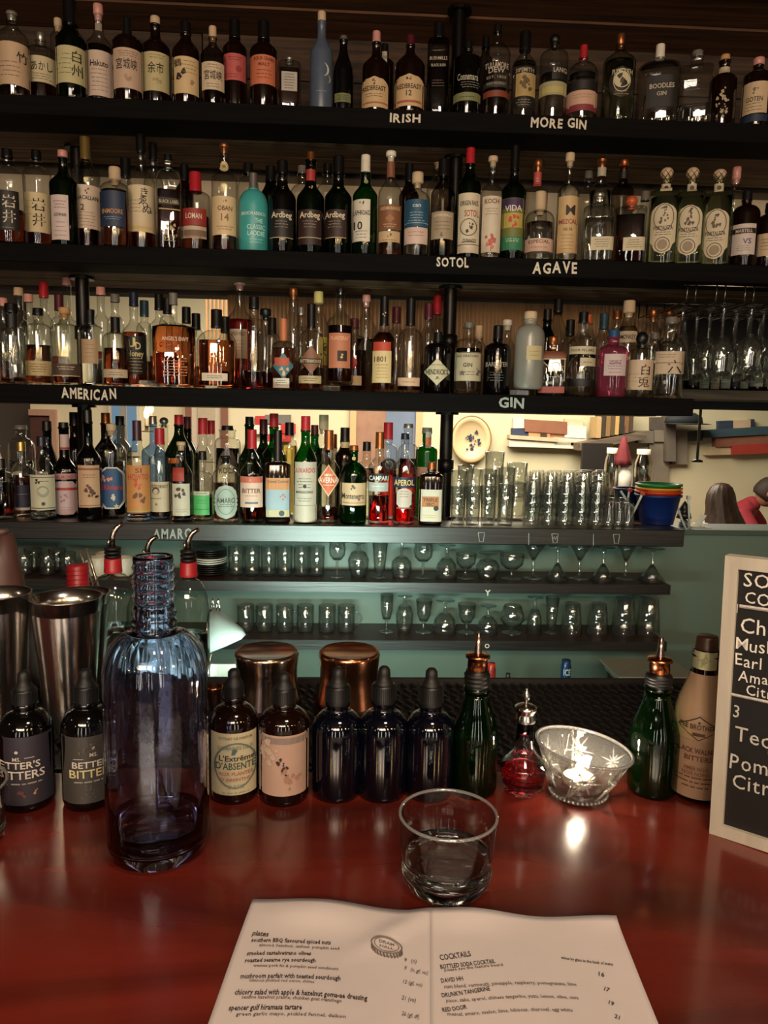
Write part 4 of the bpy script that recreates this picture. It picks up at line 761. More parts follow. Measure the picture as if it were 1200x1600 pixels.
b(4,77,26,658,720,690,13,'black',('black',672,14),[],'slender black bottle behind the crest label',back=1)
b(4,103,38,660,736,712,15,'black',('black',668,15),[(96,113,679,703,'#c1a9a4','rect',('_',701,3,'#9c3a34')),(87,118,740,749,'#b99090','rect',('ALMOND',745,5,'#9c4a44',0,24)),(87,119,752,804,'#c3a9aa','oct',('_',764,4,'#a8343a'),('^6',779,20,'#a08084'),('~2',795,7,'#a08084')),(96,114,733,737,None,'rect',('TWAR',735,4,'#c0b8b0',0,13))],'black bottle with pink octagonal label and white neck patch')
b(4,140,38,640,718,694,14,'black',('black',660,14),[(124,155,727,793,'#c19c7c','rect',('_',733,3,'#8a5a44'),('~2',744,8,'#7a4a38'),('^8',770,28,'#5a3a2c'),('^3',773,10,'#1c1412',10),('_',790,1.5,'#8a5a44')),(131,149,716,720,None,'rect',('JONE',718,4,'#bfb8a8',0,14))],'tall black bottle with peach label of small dancing figures')
b(4,176,44,662,708,692,15,'clear',('beige',674,15,'cork'),[(156,194,730,795,'#cbc8b8','shield'),(159,191,732,793,'#2c4a70','shield',('^6',748,20,'#c98a80',-7),('Riviera',761,8,'#b8303a',2,28),('^6',779,16,'#c8c2b8',4),('@10',791,9,'#c2b48a',6))],'bottle with blue shield label edged in white and pale stopper','dark',720,sty='r')
b(4,216,38,657,716,694,14,'clear',('purple',688,14),[(199,234,727,801,'#c0824c','rect',('SI',735,7,'#7a3a28',0,10),('HOWTO',745,9,'#b04a34',0,30),('^9',757,20,'#c2502e'),('^8',778,24,'#6e4a34'),('_',799,2,'#b0a058'))],'bottle with a long orange label of red and brown flowers','dark',806)
b(4,251,34,669,718,706,13,'clear',('red',694,15),[(236,264,753,800,'#bfae92','rect',('COLORNOT',760,5,K,0,24),('@12',767,11,'#4a3a30',-6),('@12',768,8,'#bfae92',-6),('~1',779,3,K,-6),('@6',788,4,'#7a6a54',-6))],'red-capped bottle with cream label and small round portrait','dark',790)
b(4,284,34,690,742,716,13,'clear',('beige',697,14,'cork'),[(270,296,756,806,'#c4bba6','rect',('^9',773,26,'#4a3a38'),('~2',798,7,'#a09680')),(271,288,731,752,'#a03a30','rect')],'bottle with white label showing a dark sketched bird','dark',790)
b(4,317,32,705,750,736,9,'clear',('black',718,13),[(303,327,768,774,'#b9b39c','rect',('~1',771,3,K)),(303,327,774,805,'#4aa058','rect',('~2',784,8,'#2f7038'),('_',796,1,'#2f7038'))],'small black-capped bottle with bright green label','dark',772,sty='r')
b(4,353,42,712,748,730,15,'clear',('black',717,17,'cork'),[(335,371,758,811,'#9aa69a','lace',('AMARO',782,8,'#3c4440',0,28),('~2',790,6,'#5c6660'),('!',784,40,'#6c766c',0,28),('@4',795,0.1,K))],'amber-brown bottle with oval lace-edged silver label','dark',754,sty='r')
b(4,394,38,671,740,714,13,'clear',('red',700,15),[(376,410,745,793,'#cfae9a','rect',('_',750,9,'#c0604c'),('^5',752,10,'#c98474'),('BITTER',767,7,'#6a4a48',0,28),('~1',775,3,'#8a7068'),('_',786,3,'#5a6a80',0,20))],'bottle with pale label reading bitter and a red cap','dark',740)
b(4,434,40,672,726,718,14,'brown',('black',720,14),[(416,452,747,808,'#8a9aa4','rect',('_',756,18,'#b87c4c'),('Coastal Cocktail',752,4,'#3a3438',0,32),('^5',777,18,'#a46a54',6),('_',802,10,'#b5a67c'),('@12',802,9,'#2c3c3c',6))],'square black bottle with seaside picture label',sq=5,sty='r')
b(4,428,40,646,716,690,14,'green',('red',668,14),[],'green bottle with red cap behind the seaside picture bottle',back=1)
b(4,477,37,650,722,690,14,'wicker',('red',673,15),[(458,494,722,790,'#b4a898','rect',('LUXARDO',735,7,'#b03a3a',0,32),('~4',755,18,'#5a5a54'),('@8',760,6,K),('MARASCHINO',769,4,K,0,26),('~2',781,8,'#6a6a60')),(458,495,790,820,'#b3a694','rect',('_',790,1,'#8a7c64'))],'green bottle in a pale straw-coloured sleeve with red cap',flute=.0)
b(4,513,35,672,732,712,14,'clear',('copper',702,15),[(496,530,726,776,'#d0a884','diamond'),(498,528,729,773,'#c05a34','diamond',('AVERNA',750,9,'#e2d0c0',0,29),('AMARO',742,4,'#e2d0c0',0,14),('~1',758,3,'#e2d0c0',0)),],'clear bottle with orange diamond label and copper cap','dark',792,sty='s')
b(4,552,42,696,746,722,13,'green',('copper',704,14),[(531,572,755,790,'#c0a07c','rect',('^6',763,14,'#5a4a34'),('Montenegro',775,9,K,0,34),('_',786,1.5,'#a0704c')),(547,557,714,719,None,'rect',('@12',717,6,'#b08a58'))],'stout dark green bottle with copper cap and tan label','dark',744,sty='r')
b(4,592,34,675,728,712,13,'clear',('copper',700,14),[(576,607,740,751,'#1a1618','rect',('CAMPARI',747,7,'#d8cfc8',0,30)),(576,606,754,768,'#a8a8a4','rect',('~1',760,4,'#d8d8d4'))],'bottle of red bitter with black and white band label','red',774)
b(4,631,36,677,730,712,12,'clear',('navy',686,13),[(614,648,746,762,'#1a2238','rect',('APEROL',754,9,'#d8b878',0,31)),(620,643,763,796,'#b9a99c','archb',('~3',772,12,'#8a6a5c'),('_',794,2,'#7a4a40'))],'bottle of orange red aperitif with slanted dark blue label','red',770)
b(4,673,37,722,744,738,12,'brown',('copper',733,14),[(655,690,765,815,'#bfb5a2','rect',('_',784,16,'#a8642c',0,26),('TRIPLE',781,5,'#2a1a10',0,22),('SEC',788,5,'#2a1a10',0,12),('@12',794,8,'#141414',9),('~2',807,6,'#c8a050'))],'square dark bottle with white label and orange parallelogram',sq=5,sty='r')
b(4,665,34,668,706,696,14,'green',('grey',676,16),[(663,672,675,700,'#a89c94','rect',('_',690,12,'#c0603c')),(650,682,730,745,'#b48a70','rect')],'green bottle with silver foil neck behind the orange parallelogram label',back=1,sty='r')
b(4,605,30,660,706,694,14,'clear',('red',686,15),[(596,618,716,735,'#3a3634','oval',('!',726,12,'#8a8a84'))],'red-capped clear bottle behind the black and white band bottle','red',722,back=1,sty='r')
b(4,636,32,662,708,692,14,'clear',('silver',668,15),[],'silver-topped clear bottle behind the slanted blue label','red',716,back=1,sty='r')
b(4,538,30,668,712,696,14,'brown',('black',690,15),[(532,544,691,700,'#a88a64','rect')],'brown swing-top bottle behind the stout green bottle',back=1)
b(4,452,26,660,708,684,14,'clear',('black',680,14),[],'black-capped bottle of yellow liqueur behind the straw-sleeved bottle','yellow',696,back=1,sty='r')
b(4,491,24,664,712,690,12,'green',('maroon',680,12),[],'slim green bottle at the right shoulder of the straw-sleeved bottle',back=1)
b(4,505,28,648,700,676,15,'clear',('beige',672,15,'cork'),[],'clear bottle with beige neck behind the orange diamond bottle','water',700,back=1)
b(4,520,24,678,720,706,12,'smoke',('copper',700,12),[],'copper-necked smoky bottle between orange diamond and swing-top bottles',back=1)
b(4,572,28,690,730,716,13,'clear',('black',704,13),[(564,578,735,745,'#a85a34','rect')],'clear bottle between the stout green and the red bitter, back row','water',730,back=1)
b(4,281,44,648,712,674,14,'dkgreen',('red',664,14),[(264,280,716,724,'#c0662c','rect')],'large green bottle with red cap behind the small portrait label',back=1)
b(4,294,36,651,714,682,12,'dkgreen',('maroon',670,12),[],'green bottle with maroon capsule beside the large red-capped green one',back=1,Yc=2.22)
b(4,318,30,653,716,690,13,'clear',('red',678,15),[],'clear bottle with tall red cap behind the small green label',back=1)
b(4,331,26,657,716,692,12,'clear',('red',678,12),[],'clear bottle with narrow red cap, just right of another red-capped one',back=1,Yc=2.22)
b(4,356,40,665,694,684,24,'clear',('black',672,18),[(338,374,704,740,None,'rect',('ROCA',735,9,'#6a4a44',0,26))],'frosted shoulder bottle behind the lace-edged silver label','water',700,back=1,sty='r')
b(4,390,38,651,724,694,14,'dkgreen',('black',664,13),[],'dark green bottle behind the pale bitter label',back=1)
b(4,241,36,650,706,692,11,'bluec',('silver',662,12),[],'blue-tinted clear bottle behind the orange flower label',back=1)
b(4,258,30,652,706,690,12,'clear',('silver',664,14,'ball'),[],'clear ball-stoppered bottle behind the red-capped portrait bottle',back=1,Yc=2.23)
b(4,168,36,645,704,684,15,'brown',('copper',662,14),[],'dark bottle with copper capsule left of the pale stopper, back row',back=1)
b(4,190,34,650,700,684,14,'smoke',('black',664,14),[],'smoky bottle with amber shoulder behind the blue shield label',back=1)
b(4,120,32,644,706,680,15,'brown',('black',664,16),[],'glossy dark bottle between the pink octagon and dancing figures, back',back=1)
b(4,412,26,655,712,690,12,'dkgreen',('maroon',678,13),[],'maroon-capped dark bottle between bitter label and seaside bottle',back=1,Yc=2.22)
# clear riser blocks
for px, py, wd, dd in ((234, 601, 26, 'clear acrylic block at the foot of the orange tear bottle'), (517, 603, 27, 'clear acrylic block under the salmon-labelled bottle'), (818, 607, 30, 'clear acrylic block under the large frosted bottle')):
    p = atY(px, py, 2.03); sc = depth(p)/F; t = thing('display_block', dd, 'block', (p.x, 2.03 if px < 500 else 2.10, 1.595), group='display blocks')
    q = MB(); wd2 = wd*sc; q.box((-wd2/2, -.02, 0), (wd2/2, .06, .0165)); o = q.obj('acrylic_block', solid_glass('acrylic', (.92, .92, .88), 1.45, .12), t)
# ================================================================= glassware
gclear = lambda: thin('drinking_glass', (.92, .93, .91), (.26, .29, .27), .02, .012, (.8, .8, .78), .3, 3.2)
def shell(outer, th, base=.004):
    """closed glass wall from an outer profile bottom to top"""
    inner = [(max(0, r-th), max(z, outer[0][1]+base)) for r, z in outer if r > th]
    return [(0, outer[0][1])] + outer + [(outer[-1][0]-th*.5, outer[-1][1]+th*.4)] + inner[::-1] + [(0, inner[0][1])]
def tumbler_prof(r, h, rb=None): rb = rb or r*.86; return shell([(rb*.9, 0), (rb, .003), (rb+(r-rb)*.5, h*.5), (r, h)], .0018, h*.10)
def highball_prof(r, h): return shell([(r*.80, 0), (r*.84, .003), (r*.9, h*.45), (r, h)], .0018, .012)
def stem_prof(kind, r, h):
    f = [(0, 0), (r*.82, .0005), (r*.84, .002), (r*.3, .005), (.0045, .012)]
    if kind == 'wine': bowl = [(.004, h*.42), (r*.55, h*.47), (r*.92, h*.58), (r, h*.72), (r*.93, h*.9), (r*.85, h)]
    elif kind == 'martini': bowl = [(.004, h*.5), (.006, h*.53), (r*.5, h*.75), (r, h)]
    elif kind == 'coupe': bowl = [(.005, h*.36), (r*.5, h*.42), (r*.9, h*.6), (r, h*.82), (r, h)]
    elif kind == 'snifter': bowl = [(.006, h*.22), (r*.7, h*.3), (r, h*.5), (r*.95, h*.7), (r*.7, h)]
    elif kind == 'pilsner': bowl = [(.010, h*.12), (r*.6, h*.2), (r*.72, h*.5), (r*.9, h)]
    elif kind == 'flute': bowl = [(.005, h*.3), (r*.5, h*.36), (r*.72, h*.6), (r*.75, h)]
    else: bowl = [(.006, h*.3), (r*.45, h*.36), (r*.72, h*.55), (r*.86, h)]
    return f + bowl + [(x-.0015 if x > .0015 else 0, z) for x, z in bowl[::-1][:-1]] + [(0, bowl[0][1]+.012)]
def glass_thing(name, desc, cat, loc, prof, up=True, group=None, parts=None, flute=0, seg=20, rz=0):
    t = thing(name, desc, cat, loc, rz, group); H = max(z for r, z in prof)
    pf = prof if up else [(r, H-z) for r, z in prof]
    if cat == 'glass' and name in ('wine_glass', 'stemmed_glass', 'martini_glass', 'coupe_glass'):
        k = 5; foot, bowl = prof[:k], prof[k-1:]
        if not up: foot, bowl = [(r, H-z) for r, z in foot], [(r, H-z) for r, z in bowl]
        lathe('foot', foot, gclear(), t, seg); lathe('bowl', bowl, gclear(), t, seg)
    else:
        fn = (lambda r, z, k, n: r*(1+flute*(k % 2))) if flute else None
        lathe('glass_wall', pf, gclear(), t, seg, fn=fn)
    return t
ORD = ['leftmost', 'second', 'third', 'fourth', 'fifth', 'sixth', 'seventh', 'eighth', 'ninth', 'tenth', 'eleventh', 'twelfth', 'thirteenth', 'fourteenth', 'fifteenth', 'sixteenth']
def place(k, px, w, y0, y1, Y=2.155):
    p = atY(px, (y0+y1)/2, Y); z = GZ[k]; sc = depth((p.x, Y, z))/F; return (p.x, Y, z), w*sc/2, max(.03, (y1-y0)*sc*1.0)
# upper narrow shelf: six tumblers
for i, px in enumerate((369, 394, 420, 445, 471, 495)):
    l, r, h = place(5, px, 25, 857, 903); glass_thing('tumbler', 'clear tumbler, %s of six in a row on the upper narrow shelf' % (ORD[i] + (' from the left' if i else '')), 'glass', l, tumbler_prof(r, h, r*.93), True, 'row of tumblers on the upper narrow shelf')
U = [(527, 26, 'wine', 848, 1), (560, 33, 'snifter', 853, 0), (593, 28, 'pilsner', 848, 1), (627, 32, 'wine', 848, 0), (660, 30, 'wine', 850, 1), (697, 33, 'coupe', 856, 0), (726, 32, 'coupe', 868, 1), (761, 37, 'snifter', 868, 0), (797, 38, 'coupe', 869, 1), (832, 36, 'martini', 853, 1), (868, 38, 'martini', 855, 0), (904, 36, 'martini', 853, 1), (939, 40, 'martini', 856, 0), (976, 32, 'martini', 853, 1), (1015, 42, 'martini', 857, 0)]
for i, (px, w_, kd, y0, up) in enumerate(U):
    l, r, h = place(5, px, w_, y0, 908); l = (l[0], l[1]-.01 if i % 2 else l[1]-.02, l[2])
    glass_thing('martini_glass' if kd == 'martini' else 'stemmed_glass', '%s %s glass, %s stemmed one from left, upper narrow shelf' % ('upright' if up else 'upturned', {'wine': 'wine', 'snifter': 'round', 'pilsner': 'footed beer', 'coupe': 'coupe', 'martini': 'martini'}[kd], ORD[i] if i else 'first'), 'glass', l, stem_prof(kd, r, h), bool(up), 'stemware on the upper narrow shelf')
for i, px in enumerate((38, 52, 74, 90, 106)):
    l, r, h = place(5, px, 26, 868, 903, 2.13 if i % 2 == 0 else 2.19); glass_thing('tumbler', 'dim tumbler, %s of five at left end of upper narrow shelf' % (ORD[i] + (' from the left' if i else '')), 'glass', l, tumbler_prof(r, h, r*.93), True, 'dim tumblers at the left of the upper narrow shelf')
def mug(k, px, w, y0, y1, desc, m, group, Y=2.155, side=1):
    l, r, h = place(k, px, w, y0, y1, Y); t = thing('mug', desc, 'mug', l, 0, group)
    lathe('mug_wall', shell([(r*.8, 0), (r*.95, .004), (r, h*.3), (r, h)], .002, .005), m, t, 20)
    q = MB(); pts = [(side*(r*.95+.022*math.sin(PI*i/8)), 0, h*(.82-.62*i/8)) for i in range(9)]; q.tube(pts, .0032, 6); q.obj('handle', m, t, True)
for i, px in enumerate((384, 413, 445, 477, 511, 541)):
    mug(6, px, 27, 948, 990, 'clear glass mug with handle, %s of six on the lower narrow shelf' % (ORD[i] + (' from the left' if i else '')), gclear(), 'glass mugs on the lower narrow shelf', side=1 if i != 3 else -1)
Lw = [(604, 27, 'flute', 936, 1), (632, 28, 'snifter', 937, 0), (662, 30, 'goblet', 944, 1), (695, 36, 'coupe', 944, 0), (729, 34, 'goblet', 950, 1), (762, 32, 'coupe', 952, 0), (800, 38, 'snifter', 952, 1), (835, 30, 'goblet', 938, 0), (862, 24, 'pilsner', 938, 1)]
for i, (px, w_, kd, y0, up) in enumerate(Lw):
    l, r, h = place(6, px, w_, y0, 996)
    glass_thing('stemmed_glass', '%s %s glass, %s stemmed one from left, lower narrow shelf' % ('upright' if up else 'upturned', {'flute': 'tall flute', 'snifter': 'brandy', 'pilsner': 'slim footed', 'coupe': 'coupe', 'goblet': 'goblet'}[kd], ORD[i] if i else 'first'), 'glass', l, stem_prof(kd, r, h), bool(up), 'stemware on the lower narrow shelf')
for i, (px, w_, y0) in enumerate(((893, 34, 950), (934, 34, 950), (975, 38, 940), (1013, 38, 940))):
    l, r, h = place(6, px, w_, y0, 998); glass_thing('tumbler', 'upturned %s, %s of four at right of lower narrow shelf' % ('short tumbler' if i < 2 else 'tall fluted tumbler', ORD[i] + (' from the left' if i else '')), 'glass', l, tumbler_prof(r, h, r*.72), False, 'upturned tumblers at the right of the lower narrow shelf', flute=.03)
# plates, white mugs on the upper narrow shelf at left
l, r, h = place(5, 328, 56, 865, 905)
for i in range(12):
    white = 5 <= i <= 7; rr = .05; c = '#c9c5b8' if white else '#17120f'
    t = thing('saucer', ('white' if white else 'black') + ' saucer, %s from the bottom in the saucer stack' % (ORD[i] if i else 'first'), 'saucer', (l[0], l[1], l[2]+i*.0062), 0, 'stack of saucers')
    lathe('dish', [(0, 0), (rr*.5, 0), (rr*.6, .002), (rr, .009), (rr, .0105), (rr*.6, .0045), (0, .0035)], mat(c, .3), t, 24)
for i, (px, sd_) in enumerate(((154, -1), (192, 1), (166, -1))):
    mug(5, px, 30, 874, 903, ['white mug left of the first steel spout', 'white mug with its handle to the right of the spout', 'white mug behind the two drinking straws'][i], mat('#c8c2b0', .35), 'white mugs on the upper narrow shelf', 2.13 if i != 2 else 2.19, sd_)
# ---------------------------------------------------------------- stacks of glasses on the fourth shelf
def stack(kind, px, w, y0, n, step_frac, desc, group, Y):
    p = atY(px, 780, Y); z = SHZ[4]; sc = depth((p.x, Y, z))/F; r = w*sc/2; tot = vertz(px, y0, p.x, Y)-z
    h = tot/(1+step_frac*(n-1)); first = None
    for i in range(n):
        loc = (p.x+random.uniform(-.001, .001), Y+random.uniform(-.001, .001), z+i*h*step_frac+.0002*i)
        dd = desc % ({1: 'only', 2: ['bottom', 'top'][i] if n == 2 else ''}.get(n, ['bottom', 'second', 'third', 'fourth', 'fifth'][i] if i < n-1 else 'top'))
        if first is None: first = glass_thing('highball_glass' if kind == 'h' else 'rocks_glass', dd, 'glass', loc, (highball_prof if kind == 'h' else lambda a, b_: shell([(a*.74, 0), (a*.79, .004), (a*.86, b_*.4), (a, b_*.72), (a, b_)], .0022, .011))(r, h), kind == 'h', group, flute=.035, seg=20)
        else: copy_tree(first, loc, i*.4, dd, group)
HB = [(716, 24, 735, 2, 'left front'), (739, 24, 733, 2, 'second front'), (763, 25, 733, 2, 'middle front'), (790, 27, 730, 2, 'right front')]
for px, w_, y0, n, nm in HB: stack('h', px, w_, y0, n, .42, '%s highball glass in the ' + nm + ' stack beside the pipe', 'stacked highball glasses', 2.06)
stack('h', 770, 30, 706, 2, .5, '%s highball glass in the tallest back stack', 'stacked highball glasses', 2.17); stack('h', 806, 32, 723, 2, .5, '%s highball glass in the back stack nearest the rocks glasses', 'stacked highball glasses', 2.17)
stack('h', 727, 26, 727, 2, .5, '%s highball glass in the back stack nearest the pipe', 'stacked highball glasses', 2.17)
RK = [(832, 'first'), (858, 'second'), (884, 'third'), (909, 'fourth'), (933, 'fifth')]
for px, nm in RK:
    stack('r', px, 26, 738, 4, .34, '%s rocks glass in the ' + nm + ' front stack from the left', 'stacked rocks glasses', 2.06)
    stack('r', px+6, 27, 735, 4, .34, '%s rocks glass in the ' + nm + ' back stack from the left', 'stacked rocks glasses', 2.19)
for i, (px, Y) in enumerate(((952, 2.05), (968, 2.06), (983, 2.05), (958, 2.13), (976, 2.14))): stack('r', px, 20, 786 if i < 3 else 778, 1, .3, '%s small glass standing alone, ' + ['front left', 'front middle', 'front right', 'rear left', 'rear right'][i] + ' by the buckets', 'small glasses by the buckets', Y)
# ---------------------------------------------------------------- nested toy buckets
p = atY(1027, 795, 2.13); sc = depth((p.x, 2.13, 1.4))/F; R1 = 36*sc; H1 = vertz(1027, 770, p.x, 2.13-0)-SHZ[4]
for i, (cc, nm) in enumerate((('#10245c', 'blue'), ('#b3301e', 'red'), ('#c87a1e', 'orange'), ('#1f6a36', 'green'))):
    z = .0105*i; t = thing('toy_bucket', nm+' plastic bucket, '+['outermost', 'second', 'third', 'innermost'][i]+' of the nested buckets right of the glasses', 'bucket', (p.x, 2.13, SHZ[4]+z), 0, 'nested buckets')
    rr = R1*(1-.006*i); pf = [(0, 0), (rr*.68, 0), (rr*.70, .004), (rr*.93, H1*.9), (rr, H1*.9), (rr*1.0, H1*.96), (rr*.90, H1*.96), (rr*.66, .006), (0, .006)]
    lathe('pail', [(r_-.0012*i if j > 5 else r_, zz_) for j, (r_, zz_) in enumerate(pf)], mat(cc, .35), t, 32)
    if i < 2:
        q = MB(); s_ = 1 if i == 0 else -1; pts = [(math.cos(PI*k/14)*rr*.98, -.012-s_*0-.03*math.sin(PI*k/14)-.012*i, H1*.93-math.sin(PI*k/14)*(.075 if i == 0 else .05)) for k in range(15)]
        pts = [(s_*(rr*1.0+.028*math.sin(PI*k/12)), -.05+.1*k/12, H1*.9-math.sin(PI*k/12)*.10) for k in range(13)]
        q.tube(pts, .0032, 6); q.obj('handle', mat('#b9c4c0', .4), t, True)
        for a in (-1, 1): q = MB(); q.box((s_*rr-.004, a*.05-.006, H1*.86), (s_*rr+.005, a*.05+.006, H1*.97)); q.obj('handle_lug', mat('#b9b4a8' if i == 0 else cc, .4), t)
p2 = atY(975, 800, 2.20); sb = thing('toy_bucket', 'second blue bucket half hidden behind the nested buckets, light handle', 'bucket', (p2.x+.03, 2.235, SHZ[4]), 0, 'nested buckets')
lathe('pail', [(0, 0), (.035, 0), (.05, .09), (.053, .09), (.053, .096), (.047, .096), (.033, .004), (0, .004)], mat('#16264e', .35), sb, 28)
q = MB(); q.tube([(-.05+.1*k/12, -.052-.008*math.sin(PI*k/12), .09-.05*math.sin(PI*k/12)) for k in range(13)], .004, 6); q.obj('handle', mat('#a9bdb9', .4), sb, True)
# small things on the half wall ledge
p = atY(1067, 828, 2.3); t = thing('oil_lamp', 'small black topped table lamp on the green half wall', 'lamp', (p.x, 2.3, 1.2))
lathe('metal_foot', [(0, 0), (.014, 0), (.014, .02), (.006, .024), (0, .024)], mat('#8a9aa0', .25, .9), t, 14); lathe('shade', [(.006, .024), (.024, .028), (.020, .045), (.012, .05), (.016, .056), (.006, .078), (0, .085)], mat('#0c0c0d', .4), t, 14)
p = atY(1088, 828, 2.3); t = thing('folded_napkin', 'pale folded napkin on the green half wall ledge', 'napkin', (p.x, 2.3, 1.2))
q = MB(); q.box((-.03, -.03, 0), (.035, .03, .002)); q.box((-.028, -.02, .002), (.02, .03, .004)); q.box((-.002, -.02, .004), (0, .02, .045), Matrix.Rotation(.5, 4, 'Y')); q.obj('cloth_fold', mat('#a9a998', .8), t)
# ---------------------------------------------------------------- hanging rack with wine glasses at right
rz = SHZ[2]-TH
rk = thing('glass_rack', 'wire hanging rack under the second shelf at right', 'rack', (1.0, 2.02, rz))
wire = mat('#8a8074', .25, 1, .1, 30)
xs = [atY(px, 500, 2.15).x for px in (1045, 1088, 1130, 1172, 1214, 1256)]
for x in xs:
    for d in (-.012, .012):
        q = MB(); q.tube([(x+d-1.0, -.005, -.0), (x+d-1.0, -.005, -.050), (x+d-1.0, .33, -.050), (x+d-1.0, .33, 0)], .0022, 6); q.obj('rail', wire, rk, True)
q = MB()
for y in (.0, .31): q.tube([(xs[0]-1.02, y, -.006), (xs[-1]-.98, y, -.006)], .0022, 6)
q.obj('cross_wire', wire, rk, True)
proto = None; cnt = 0
for j, Y in enumerate((2.07, 2.15, 2.23, 2.31)):
    for i in range(5):
        if i == 0 and j == 0: continue
        x = (xs[i]+xs[i+1])/2; kd = 'flute' if i == 0 and j < 2 else 'wine'; r = .036; h = .205 if kd == 'flute' else (.20 if (i+j) % 2 else .185)
        d = 'hanging %s glass, %s from the left in %s row of the rack' % ('champagne' if kd == 'flute' else 'wine', ['first', 'second', 'third', 'fourth', 'fifth'][i], ['the front', 'the second', 'the third', 'the rear'][j])
        glass_thing('wine_glass', d, 'glass', (x, Y, rz-.046-h), stem_prof(kd, r, h), False, 'wine glasses hanging in the rack', rz=0)
# narrow shelf beyond the rack with small labelled bottles
p = atY(1140, 612, 2.56); ls = thing('ledge_shelf', 'grey wooden shelf beyond the hanging wine glasses', 'shelf', (1.06, 2.46, p.z-.03)); LZ = LZ_ = p.z
sbox('shelf_board', (0, 0, 0), (1.9, .24, .03), wood('weathered', '#4d4238', '#7d6c5a', .8, 3, 0, 12), None, ls)
sbox('back_panel', (0, .24, -.03), (1.9, .26, .50), mat('#0d0b0a', .6, 0, .2, 12), None, ls); sbox('side_panel', (0, 0, .03), (.015, .24, .24), mat('#0d0b0a', .6, 0, .2, 12), None, ls)
for i, (px, w_, top, lc, y0, y1, dd) in enumerate(((1082, 18, 545, '#4a4a44', 590, 602, 'tiny grey print'), (1101, 20, 540, '#aeb39c', 588, 607, 'green-white label'), (1117, 20, 540, '#bfb08c', 585, 608, 'cream label with dark mark'), (1133, 22, 535, '#b5b3a0', 583, 607, 'wide white label'), (1148, 18, 545, '#23252c', 590, 605, 'navy label'), (1162, 20, 540, '#8f9c8a', 596, 607, 'pale green low label'), (1183, 24, 530, '#a9b2a4', 584, 604, 'tilted white label'), (1200, 20, 540, '#60605a', 590, 604, 'grey label'))):
    b(3,px,w_,top,top+30,top+18,8,'brown',('black',top+8,9),[(px-w_/2+3,px+w_/2-3,y0,y1,lc,'rect',('~3',(y0+y1)/2,10,'#4a4a44'))],'small dark bottle with %s behind the hanging wine glasses' % dd,base_z=LZ,Yc=2.54,group='bottles behind the hanging glasses',seg=14,sty='r')
# ================================================================= people at the far table
def skin(name, joints, edges, m, parent, sub=2, loc=None):
    me = bpy.data.meshes.new(name); me.from_pydata([j[0] for j in joints], edges, []); o = bpy.data.objects.new(name, me); COL.objects.link(o); o.parent = parent
    md = o.modifiers.new('s', 'SKIN'); md.use_smooth_shade = True
    for i, j in enumerate(joints):
        r = j[1]; me.skin_vertices[0].data[i].radius = r if isinstance(r, tuple) else (r, r)
    me.skin_vertices[0].data[0].use_root = True
    s = o.modifiers.new('d', 'SUBSURF'); s.levels = s.render_levels = sub; me.materials.append(m); return o
def head_mesh(name, m, parent, loc, yaw, pitch):
    bm = bmesh.new(); bmesh.ops.create_icosphere(bm, subdivisions=4, radius=1)
    for v in bm.verts:
        x, y, z = v.co; jaw = 1-.28*max(0, -z)**1.5
        nx, ny, nz = x*.076*jaw, y*.095*(1-.12*max(0, -z)), z*.115
        f = max(0, -y)
        def bumpf(cx, cz, sx, sz, a): return a*math.exp(-((nx-cx)/sx)**2-((nz-cz)/sz)**2)*f
        ny -= bumpf(0, -.015, .011, .022, .018) + bumpf(0, -.03, .014, .010, .010) + bumpf(0, -.058, .024, .007, .006) + bumpf(0, .028, .05, .010, .005) + bumpf(0, -.092, .022, .018, .009)
        ny += bumpf(.031, .008, .014, .010, .010) + bumpf(-.031, .008, .014, .010, .010)
        for s in (-1, 1):
            nx += s*.014*math.exp(-((ny-.005)/.016)**2-((nz+.0)/.03)**2)*max(0, s*x)**2
        v.co = (nx, ny, nz)
    me = bpy.data.meshes.new(name); bm.to_mesh(me); bm.free(); me.materials.append(m); me.polygons.foreach_set('use_smooth', [True]*len(me.polygons))
    o = bpy.data.objects.new(name, me); COL.objects.link(o); o.parent = parent; o.location = loc; o.rotation_euler = (pitch, 0, yaw)
    for s in (-1, 1): lathe('eye', [(0, -.007), (.007, 0), (0, .007)], mat('#1c1410', .2), o, 8, off=(s*.031, -.083, .008))
    return o
skinm = mat('#94624a', .55, 0, .06, 60)
def hand(pos, d, m, parent):
    d = Vector(d).normalized(); up = Vector((0, 0, 1)); sd = d.cross(up).normalized(); P = Vector(pos); o = None
    J = [(tuple(P), (.022, .014)), (tuple(P+d*.045), (.030, .013)), (tuple(P+d*.08), (.032, .012))]; E = [(0, 1), (1, 2)]
    for k, (a, L) in enumerate(((-.028, .062), (-.010, .072), (.009, .068), (.027, .052))):
        i = len(J); b0 = P+d*.085+sd*a; J += [(tuple(b0), .0085), (tuple(b0+d*L*.55-up*.006), .0078), (tuple(b0+d*L*.9-up*.022), .0065)]; E += [(2, i), (i, i+1), (i+1, i+2)]
    i = len(J); b0 = P+d*.03-sd*.036; J += [(tuple(b0), .010), (tuple(b0+d*.03-sd*.014-up*.008), .0088), (tuple(b0+d*.052-sd*.014-up*.018), .007)]; E += [(0, i), (i, i+1), (i+1, i+2)]
    return skin('hand', J, E, m, parent, 1)
